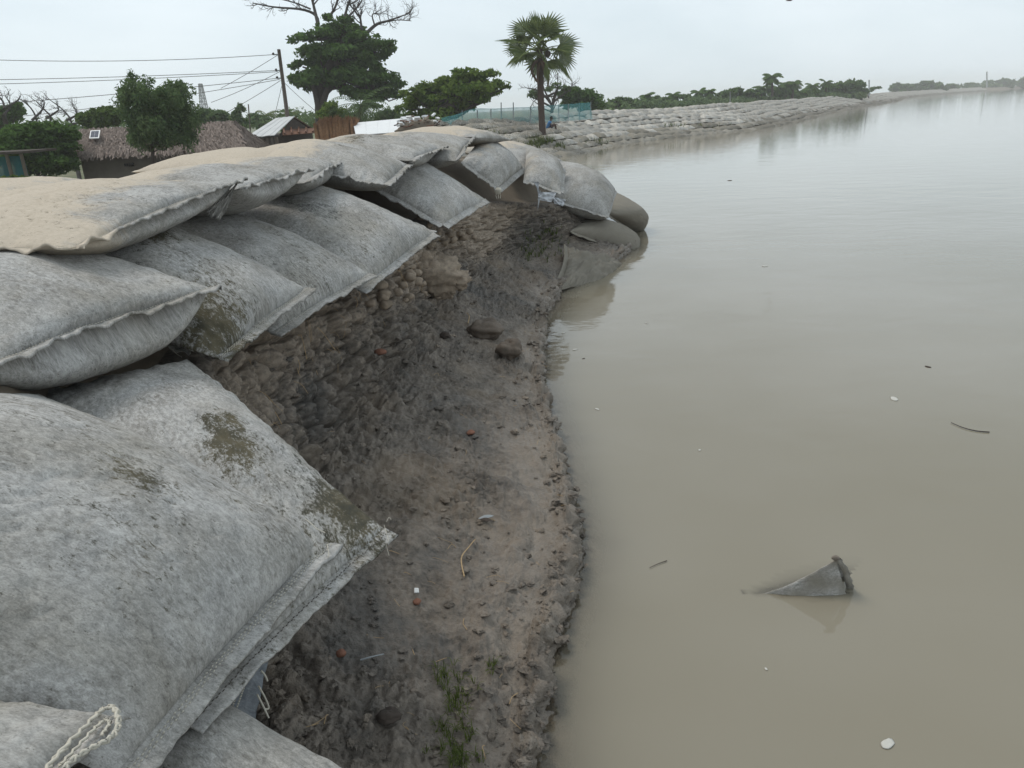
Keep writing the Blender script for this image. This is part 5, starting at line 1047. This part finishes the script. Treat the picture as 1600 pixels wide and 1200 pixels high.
# person
def skin_body(name, verts, edges, radii, m, sub=2, parent=None, loc=(0, 0, 0), label=None, cat=None):
    me = bpy.data.meshes.new(name); me.from_pydata(verts, edges, []); o = bpy.data.objects.new(name, me); COL.objects.link(o); o.location = loc; o.parent = parent
    sk_ = o.modifiers.new('skin', 'SKIN'); 
    for i, r in enumerate(radii): me.skin_vertices[0].data[i].radius = (r, r) if not isinstance(r, tuple) else r
    me.skin_vertices[0].data[0].use_root = True; sk_.use_smooth_shade = True
    o.modifiers.new('sub', 'SUBSURF').levels = sub; o.modifiers['sub'].render_levels = sub
    me.materials.append(m); tag(o, label, cat); return o
# seated person on the embankment by the palm
PS = onslope(868, 206)
ps = PS - A([.42, 0, .02])
SK = simple('dark_skin', (.075, .042, .028), .6, .15, 10); BL = simple('blue_shirt', (.05, .17, .36), .9, .2, 8); NV = simple('dark_shorts', (.02, .025, .05), .9, .2, 8); HR = simple('black_hair', (.008, .007, .006), .8, .2, 20)
v = [(0, 0, .20), (.04, 0, .34), (.10, 0, .48), (.15, 0, .58), (.18, 0, .65), (.21, 0, .73), (.215, 0, .80)]; e = [(i, i + 1) for i in range(6)]; r = [.13, .125, .13, .085, .052, .085, .07]
v.append((.30, 0, .715)); e.append((5, 7)); r.append(.018)                        # nose
for sg in (-1, 1):
    b0 = len(v); v += [(.01, .09 * sg, .17), (.24, .12 * sg, .33), (.40, .12 * sg, .44), (.43, .11 * sg, .26), (.46, .10 * sg, .06), (.55, .10 * sg, .025), (.62, .11 * sg, .02)]
    r += [.09, .075, .058, .05, .034, .032, .025]; e += [(0, b0)] + [(b0 + i, b0 + i + 1) for i in range(6)]
    b1 = len(v); v += [(.12, .16 * sg, .54), (.16, .22 * sg, .42), (.22, .24 * sg, .30), (.34, .17 * sg, .34), (.44, .09 * sg, .40), (.48, .07 * sg, .41)]
    r += [.055, .045, .036, .032, .024, .026]; e += [(2, b1)] + [(b1 + i, b1 + i + 1) for i in range(5)]
    for q, (dy, L) in enumerate(((-.024, .075), (-.008, .085), (.008, .08), (.024, .065))):
        b2 = len(v); v += [(.51, (.07 + dy) * sg, .405 + .004 * q), (.48 + L, (.07 + dy * 1.2) * sg, .385)]; r += [.009, .008]; e += [(b1 + 5, b2), (b2, b2 + 1)]
    b2 = len(v); v += [(.49, (.03) * sg, .43), (.52, .015 * sg, .43)]; r += [.011, .009]; e += [(b1 + 5, b2), (b2, b2 + 1)]
per = skin_body('person', v, e, r, SK, 2, None, ps, 'person in a blue shirt and dark shorts sitting by the palm, knees drawn up', 'person')
v = [(-.005, 0, .16), (.035, 0, .30), (.10, 0, .48), (.15, 0, .585)]; e = [(0, 1), (1, 2), (2, 3)]; r = [.145, .14, .15, .09]
for sg in (-1, 1): b = len(v); v += [(.12, .17 * sg, .54), (.155, .222 * sg, .43)]; r += [.07, .062]; e += [(2, b), (b, b + 1)]
skin_body('shirt', v, e, r, BL, 2, per)
v = [(-.01, 0, .15), (.0, 0, .22)]; e = [(0, 1)]; r = [.15, .14]
for sg in (-1, 1): b = len(v); v += [(.02, .10 * sg, .165), (.22, .12 * sg, .315), (.33, .12 * sg, .395)]; r += [.10, .092, .08]; e += [(0, b), (b, b + 1), (b + 1, b + 2)]
skin_body('shorts', v, e, r, NV, 2, per)
hv, hq = rock((.205, 0, .765), .088, 2, 12, (1, .92, 1), .06); hv[:, 2] = np.maximum(hv[:, 2], .755 + .3 * np.clip(hv[:, 0] - .2, -.08, .1)); obj('hair', mesh_np('hair', hv, hq), HR, per)
t = MB(); t.hexa([[.46, -.10, .43], [.60, -.10, .40], [.60, .10, .40], [.46, .10, .43], [.46, -.10, .437], [.60, -.10, .407], [.60, .10, .407], [.46, .10, .437]]); o = t.build('paper', M['white_frame']); o.location = ps; tag(o, 'small white sheet held by the seated person', 'paper')
v, q, c, u = small_bag(77, (0, 0, 0, 0)); o = obj('sack', mesh_np('sack', v * A([.5, .45, .6]), q, uv=u, col=c), simple('white_sack', (.62, .61, .58), .8, .1, 10), None, 'small white sack under the seated person', 'sack', loc=ps + A([-.06, 0, -.01]))

# ------------------------------------------------------------------ things on the mud
def lay(px, py, lift=0.): p, n = mudpix(px, py); return p + n * lift
def stone(px, py, wpx, label, m, name, cat, seed, sq=(1, .8, .7), sub=14, amp=.3, sink=.2, rz=0.):
    p = lay(px, py); d = proj(p)[0][2]; r = wpx / 2 * d / F; v, q = rock((0, 0, 0), r, seed, sub, sq, amp); v = v @ rotz(rz).T
    o = obj(name, mesh_np(name, v, q), M[m], None, label, cat, loc=p + A([0, 0, r * sq[2] * (1 - sink * 2)])); return o
stone(758, 519, 54, 'upper of two rounded brown clods beside the waterline', 'clay_wet', 'clod', 'clod', 1, (1, .8, .6), 24)
stone(797, 548, 40, 'lower rounded brown clod closest to the waterline', 'clay_wet', 'clod', 'clod', 2, (1, .8, .75), 24)
stone(612, 1122, 36, 'dark wet clod near the bottom grass', 'darkwood', 'clod', 'clod', 3, (1, .8, .55), 20)
stone(700, 523, 15, 'small dark pebble under the clay face', 'darkwood', 'clod', 'clod', 4)
ck = A(mudpix(690, 452)[0]); cl_o = empty('clay_lump', ck, 'pale dry clay lump with a knob, jutting under the long blotchy bag', 'clay lump')
for (x, y, wp, sq, sd, nm) in ((672, 428, 92, (1, .8, .62), 11, 'lump'), (655, 410, 60, (1, .9, .7), 15, 'lump'), (706, 424, 30, (.8, .8, 1.), 12, 'knob'), (715, 438, 40, (1, .8, .7), 13, 'lump'), (650, 445, 36, (1, .8, .8), 14, 'lump'), (690, 455, 40, (1, .9, .6), 16, 'lump'), (640, 430, 24, (1, .8, .8), 17, 'lump')):
    p = PY(x, y, ck[1] - .12); r = wp / 2 * proj(p)[0][2] / F; v, q = rock(p, r, sd, 34, sq, .3); D_ = fbm(v * 22, 4, .6); v = v + (v - p) * (.16 * D_)[:, None]; t = MB(); t.add(v, q); t.build(nm, M['clay_dry'], cl_o)
rg = np.random.default_rng(55); t = MB()
for k in range(70):
    x, y = (rg.normal(668, 30), rg.normal(360, 16)) if k % 2 else (rg.normal(640, 26), rg.normal(440, 22)); p = lay(x, y); v, q = rock(p, rg.uniform(.02, .06), k, 8, (1, .9, .7), .35); t.add(v, q)
t.build('dry_clods', M['clay_dry'], kind='stuff')
def chip(px, py, w_, h_, label, m, name, cat, ang=0., th=.02, tilt=.5):
    p, n = mudpix(px, py); d = proj(p)[0][2]; a_, b_ = w_ / 2 * d / F, h_ / 2 * d / F; t = MB()
    Rm = rotz(ang) @ rotx(tilt); P_ = [A([x * a_, y * b_, z]) @ Rm.T for z in (-th / 2, th / 2) for x, y in ((-1, -.8), (.9, -1), (1, .7), (-.7, 1))]
    t.hexa(P_); o = t.build(name, M[m], smooth=False); o.location = p + A([0, 0, .012]); tag(o, label, cat); o.modifiers.new('bev', 'BEVEL').width = .003; return o
stone(740, 674, 17, 'flat orange brick fragment in the middle of the mud', 'brick', 'brick_fragment', 'brick', 31, (.8, 1, .35), 7, .25, .25)
stone(655, 938, 16, 'dull red brick fragment below the white scrap', 'brick', 'brick_fragment', 'brick', 32, (.8, 1, .5), 7, .25, .25)
stone(533, 1021, 17, 'rounded orange brick fragment beside the stitched scrap', 'brick', 'brick_fragment', 'brick', 6, (1, .85, .7), 12, .15)
stone(597, 548, 20, 'reddish brick piece lodged below the clay face', 'brick', 'brick_fragment', 'brick', 33, (1, .7, .5), 7, .25)
chip(654, 922, 8, 9, 'tiny white scrap on the mud above the dull red brick', 'white_frame', 'scrap', 'scrap', .2, .006, .8)
sh_ = empty('mussel_shell', lay(762, 808, .008), 'open dark shell with a pale rim on the mud', 'shell')
for sg, ln in ((1, .045), (-1, .035)):
    t = MB(); n1, n2 = 10, 6; V_ = []
    for i in range(n1):
        for j in range(n2): u = i / (n1 - 1); w2 = math.sin(math.pi * u) ** .7 * .017; V_.append([(u - .5) * ln * 2, (j / (n2 - 1) - .5) * 2 * w2 + sg * .016, .012 * math.sin(math.pi * u) * math.cos((j / (n2 - 1) - .5) * 2.6) + .003])
    t.add(A(V_) @ rotz(.3 * sg).T + A(sh_.location), grid_q(n1, n2)); t.build('valve', M['steel' if sg > 0 else 'darkwood'], sh_)
def strand(pts, r, label, m, name, cat, lift=.012):
    P_ = smooth_path([lay(x, y, lift + .02 * math.sin(3.1 * i / (len(pts) - 1))) for i, (x, y) in enumerate(pts)], 16); o = MB().tube(P_ - P_[0], np.linspace(r, r * .6, 16), 5).build(name, M[m]); o.location = P_[0]; tag(o, label, cat)
M['reed'] = simple('dry_reed', (.42, .30, .17), .8, .2, 20)
strand([(723, 900), (724, 875), (732, 856), (745, 842)], .004, 'thin straw coloured reed lying on the mud below the shell', 'reed', 'reed', 'reed')
strand([(735, 505), (734, 496), (732, 488)], .006, 'short pale reed standing by the upper clod', 'reed', 'reed', 'reed', .03)
strand([(566, 1028), (582, 1032), (600, 1022)], .004, 'bent grey twig beside the rounded orange brick', 'steel', 'twig', 'twig')
def tufts(spots, label, nb, hgt, seed, name='grass'):
    rg = np.random.default_rng(seed); t = MB()
    for (x, y, sx, sy, n) in spots:
        for k in range(n):
            p = lay(rg.normal(x, sx), rg.normal(y, sy)); 
            for j in range(nb):
                a_ = rg.random() * 6.3; h = hgt * rg.uniform(.5, 1.3); d = A([math.cos(a_), math.sin(a_), 0]); w_ = A([-d[1], d[0], 0]) * hgt * .035; le = rg.uniform(.3, 1.); p0 = p + d * hgt * .1
                m1 = p0 + d * h * .3 * le + A([0, 0, h * .6]); e_ = p0 + d * h * le + A([0, 0, h * (.9 - .55 * le)]); t.add([p0 - w_, p0 + w_, m1 + w_ * .8, m1 - w_ * .8, e_], [[0, 1, 2, 3]], [[3, 2, 4]], C=[np.clip(rg.normal(.45, .25), 0, 1), 0, 0, 0])
    t.build(name, M['grass'], smooth=False, kind='stuff')
tufts([(716, 1095, 10, 18, 26), (706, 1062, 8, 8, 9), (712, 1165, 16, 22, 40), (728, 1190, 12, 8, 14), (770, 1040, 5, 6, 7), (690, 1050, 6, 6, 6)], '', 5, .05, 1)
tufts([(852, 380, 14, 12, 60), (835, 395, 10, 6, 24), (872, 365, 6, 5, 16)], '', 4, .09, 2)
rg = np.random.default_rng(8); t = MB()
for (x, y, sx, n, hg) in ((850, 222, 12, 60, .35), (866, 214, 6, 20, .2), (872, 230, 5, 26, .25), (930, 222, 8, 20, .25), (835, 226, 14, 40, .25), (890, 213, 12, 20, .2), (985, 206, 10, 16, .2), (780, 205, 30, 40, .2), (1090, 196, 30, 30, .25)):
    for k in range(n):
        xx = rg.normal(x, sx); p = onslope(xx, y + rg.normal() * 2, 35., 70.); p[2] -= .05
        for j in range(5):
            a_ = rg.random() * 6.3; h = hg * rg.uniform(.5, 1.3); d = A([math.cos(a_), math.sin(a_), 0]); w_ = A([-d[1], d[0], 0]) * .02; e_ = p + d * h * .5 + A([0, 0, h]); t.add([p - w_, p + w_, e_], None, [[0, 1, 2]], C=[np.clip(rg.normal(.35, .25), 0, 1), 0, 0, 0])
t.build('bank_grass', M['grass'], smooth=False, kind='stuff')
# dry straw and rootlets strewn over the mud, and root hairs hanging out of the cut face
rg = np.random.default_rng(66); t = MB(); cand = np.where((shf > .5) | (wl > .4))[0]
for k in range(170):
    i = cand[rg.integers(len(cand))]; p = P2[i] + MUDN[i] * .006; a_ = rg.random() * 6.3; L = rg.uniform(.02, .09); d = A([math.cos(a_), math.sin(a_), -.25 * math.cos(a_)]); c = rg.normal(size=3) * .006
    t.tube(smooth_path([p - d * L / 2, p + c + A([0, 0, .006]), p + d * L / 2], 5), rg.uniform(.0008, .002), 4)
cand = np.where((T_ > .10) & (T_ < .22) & (P2[:, 1] > 2.8) & (P2[:, 1] < 9))[0]
for k in range(70):
    i = cand[rg.integers(len(cand))]; p = P2[i]; L = rg.uniform(.05, .2); t.tube(smooth_path([p, p + A([.04, 0, -.3 * L]) + rg.normal(size=3) * .015, p + A([.05, 0, -L]) + rg.normal(size=3) * .03], 6), rg.uniform(.001, .0025), 4)
t.build('straw_litter', M['reed'], kind='stuff')
# torn white plastic under the bank-end bags
M['plastic'] = simple('white_plastic', (.55, .57, .60), .4, .15, 6)
pk = empty('torn_plastic', PY(845, 310, 10.9), 'torn white plastic sheet hanging under the mud smeared bag', 'plastic sheet')
for q in ([(832, 284), (842, 284), (840, 330), (846, 300)], [(842, 300), (870, 300), (862, 316), (840, 312)], [(862, 306), (884, 312), (880, 322), (866, 318)]):
    cc = [PY(x, y, 10.55) for x, y in q]; cloth('plastic_strip', cc, pk, .03, len(q) + q[0][0], 'plastic', 14, ragged=.15)

# ------------------------------------------------------------------ in and on the river
sk_o = None
base = A([SUB[0], SUB[1], 0]); apx = PZ(1306, 874, .0); apx = PY(1306, 872, base[1] - .02); lf = PZ(1165, 934, -.03); rt_ = PZ(1330, 930, -.06); bk = PZ(1345, 905, -.10); fr_ = PZ(1262, 960, -.12)
n = 44; V_ = []
for i in range(n):
    for j in range(n):
        u, v = i / (n - 1), j / (n - 1)                    # u: left foot -> apex ridge, v: front -> back
        ridge = lf * (1 - u) + apx * u; ridge = ridge + A([0, 0, -.03 * math.sin(u * math.pi)])
        front = lf * (1 - u) + (rt_ + A([0, -.03, 0])) * u + A([0, -.07 * math.sin(u * 2.6), -.12]); back = lf * (1 - u) + bk * u + A([0, .08 * math.sin(u * 2.6), -.12])
        p = (front * (1 - v * 2) + ridge * v * 2) if v < .5 else (ridge * (2 - v * 2) + back * (v * 2 - 1)); V_.append(p)
V_ = A(V_); V_ += .004 * np.stack([noise(V_ * 20), noise(V_ * 20 + 5), noise(V_ * A([22, 22, 10]) + 9)], 1); c_ = np.zeros((n * n, 4)); c_[:, 3] = .42 + .4 * noise(V_ * 9)
o = obj('sunken_bag', mesh_np('sunken_bag', V_ - base, grid_q(n, n), uv=np.stack([V_[:, 0] + V_[:, 1] * .3, V_[:, 2] * 1.1 + V_[:, 1] * .6], 1), col=c_), M['felt'], None, 'corner of a sunken bag poking out of the brown water', 'sandbag', loc=base)
t = MB(); q0 = [apx, apx * .7 + rt_ * .3 + A([.012, -.01, 0]), apx * .4 + rt_ * .6 + A([.004, -.012, 0]), rt_ + A([0, 0, .0])]; P_ = smooth_path(q0, 20); 
for k in range(19): pass
V2 = []
for k, p in enumerate(P_): w_ = .022 + .004 * math.sin(k * 1.9); V2 += [p + A([-.012, -.006, .004]), p + A([w_, -.012 + .006 * math.sin(k * .9), .0]), p + A([w_, -.004 + .006 * math.sin(k * .9), .0]), p + A([-.012, .002, .004])]
fl_ = obj('seam_flap', mesh_np('seam_flap', A(V2) - base, grid_q(20, 4, closed=True), uv=A(V2)[:, :2], col=np.tile(A([0, 0, .1, .55]), (len(V2), 1))), M['felt'], o)
v_, q_ = rock(apx + A([0, 0, .0]), .013, 4, 10, (1.4, .8, .8), .5); t = MB(); t.add(v_, q_); t.build('frayed_tip', M['mudwall'], o)
# the water is shallow over the sunken cloth
DD = np.hypot(WATER_V[:, 0] - base[0], WATER_V[:, 1] - base[1]); near = np.where(DD < .5)[0]
for i in near:
    x, y = WATER_V[i, :2]; d2 = np.hypot(V_[:, 0] - x, V_[:, 1] - y); j = np.argsort(d2)[:3]; zc = V_[j, 2].max() if d2[j[0]] < .03 else -1
    if zc > -1: WATER_DEPTH[i] = min(WATER_DEPTH[i], max(.035, -zc))
WOBJ = bpy.data.objects['water']; WOBJ.data.attributes['depth'].data.foreach_set('value', WATER_DEPTH.astype(np.float32))
def floater(px, py, wpx, label, cat, name, seed, m='plastic', sq=(1, .6, .12), amp=.3):
    p = PZ(px, py, .003); r = wpx / 2 * proj(p)[0][2] / F; v, q = rock((0, 0, 0), r, seed, 9, sq, amp); o = obj(name, mesh_np(name, v @ rotz(seed * .7).T, q), M[m], None, label, cat, loc=p)
M['foam'] = simple('foam', (.48, .47, .43), .8, .1, 30)
for k, (x, y, w_, lab) in enumerate(((1387, 1162, 26, 'largest white foam scrap, floating near the bottom right edge'), (1397, 623, 17, 'white foam scrap floating left of the long twig'), (933, 639, 8, 'small white speck afloat near the middle of the waterline'), (1195, 416, 9, 'white speck afloat in the far middle of the river'), (898, 546, 8, 'white speck afloat close to the waterline by the two clods'), (1093, 703, 6, 'tiny pale speck afloat in the open water'), (1197, 1045, 6, 'pale crumb afloat below the sunken bag'), (1010, 505, 5, 'faint pale speck afloat beyond the waterline clods'), (880, 520, 6, 'faint foam fleck touching the waterline mud'))):
    floater(x, y, w_, lab, 'foam', 'foam_scrap', k + 1, 'foam')
for k, (x, y, w_, lab) in enumerate(((1450, 573, 10, 'small dark leaf floating at the right, above the twig'), (1140, 282, 7, 'dark floating bit in the far water'), (912, 560, 5, 'dark fleck floating by the waterline'))):
    floater(x, y, w_, lab, 'leaf', 'leaf', k + 21, 'darkwood', (1, .5, .15))
def wtwig(pts, r, label):
    P_ = smooth_path([PZ(x, y, .006) for x, y in pts], 14); o = MB().tube(P_ - P_[0], np.linspace(r * .5, r, 14), 5).build('twig', M['darkwood']); o.location = P_[0]; tag(o, label, 'twig')
wtwig([(1486, 660), (1505, 668), (1525, 673), (1546, 675)], .0045, 'long curved dark twig floating at the right'); wtwig([(1015, 887), (1028, 881), (1042, 876)], .0025, 'short thin twig floating left of the sunken bag')
t = MB(); b_ = PY(1233, 1, 30); s_ = .1
t.tube([b_ + A([-.12, 0, 0]), b_ + A([-.04, 0, .01]), b_ + A([.06, 0, 0]), b_ + A([.12, 0, .01])], [.006, .02, .018, .004], 8); bo = t.build('bird', M['darkwood']); tag(bo, 'tiny dark bird flying at the top edge of the sky', 'bird')
for sg in (-1, 1): w_ = MB(); w_.hexa([b_ + A([-.04, .02 * sg, .01]), b_ + A([.05, .02 * sg, .01]), b_ + A([.03, .13 * sg, .06]), b_ + A([-.02, .13 * sg, .06]), b_ + A([-.04, .02 * sg, .018]), b_ + A([.05, .02 * sg, .018]), b_ + A([.03, .13 * sg, .066]), b_ + A([-.02, .13 * sg, .066])]); w_.build('wing', M['darkwood'], bo, smooth=False)
# ------------------------------------------------------------------ haze
hz = MB(); hz.box((400, 540, 6.5), (2400, 1300, 17.6)); m, nt, b, o_ = mat('haze'); nt.nodes.remove(b); pv = N(nt, 'ShaderNodeVolumePrincipled'); pv.inputs['Color'].default_value = (1, 1, 1, 1); pv.inputs['Density'].default_value = .0008; pv.inputs['Anisotropy'].default_value = .2
LK(nt, pv.outputs[0], o_.inputs['Volume']); hz.build('haze', m, smooth=False, kind='stuff')
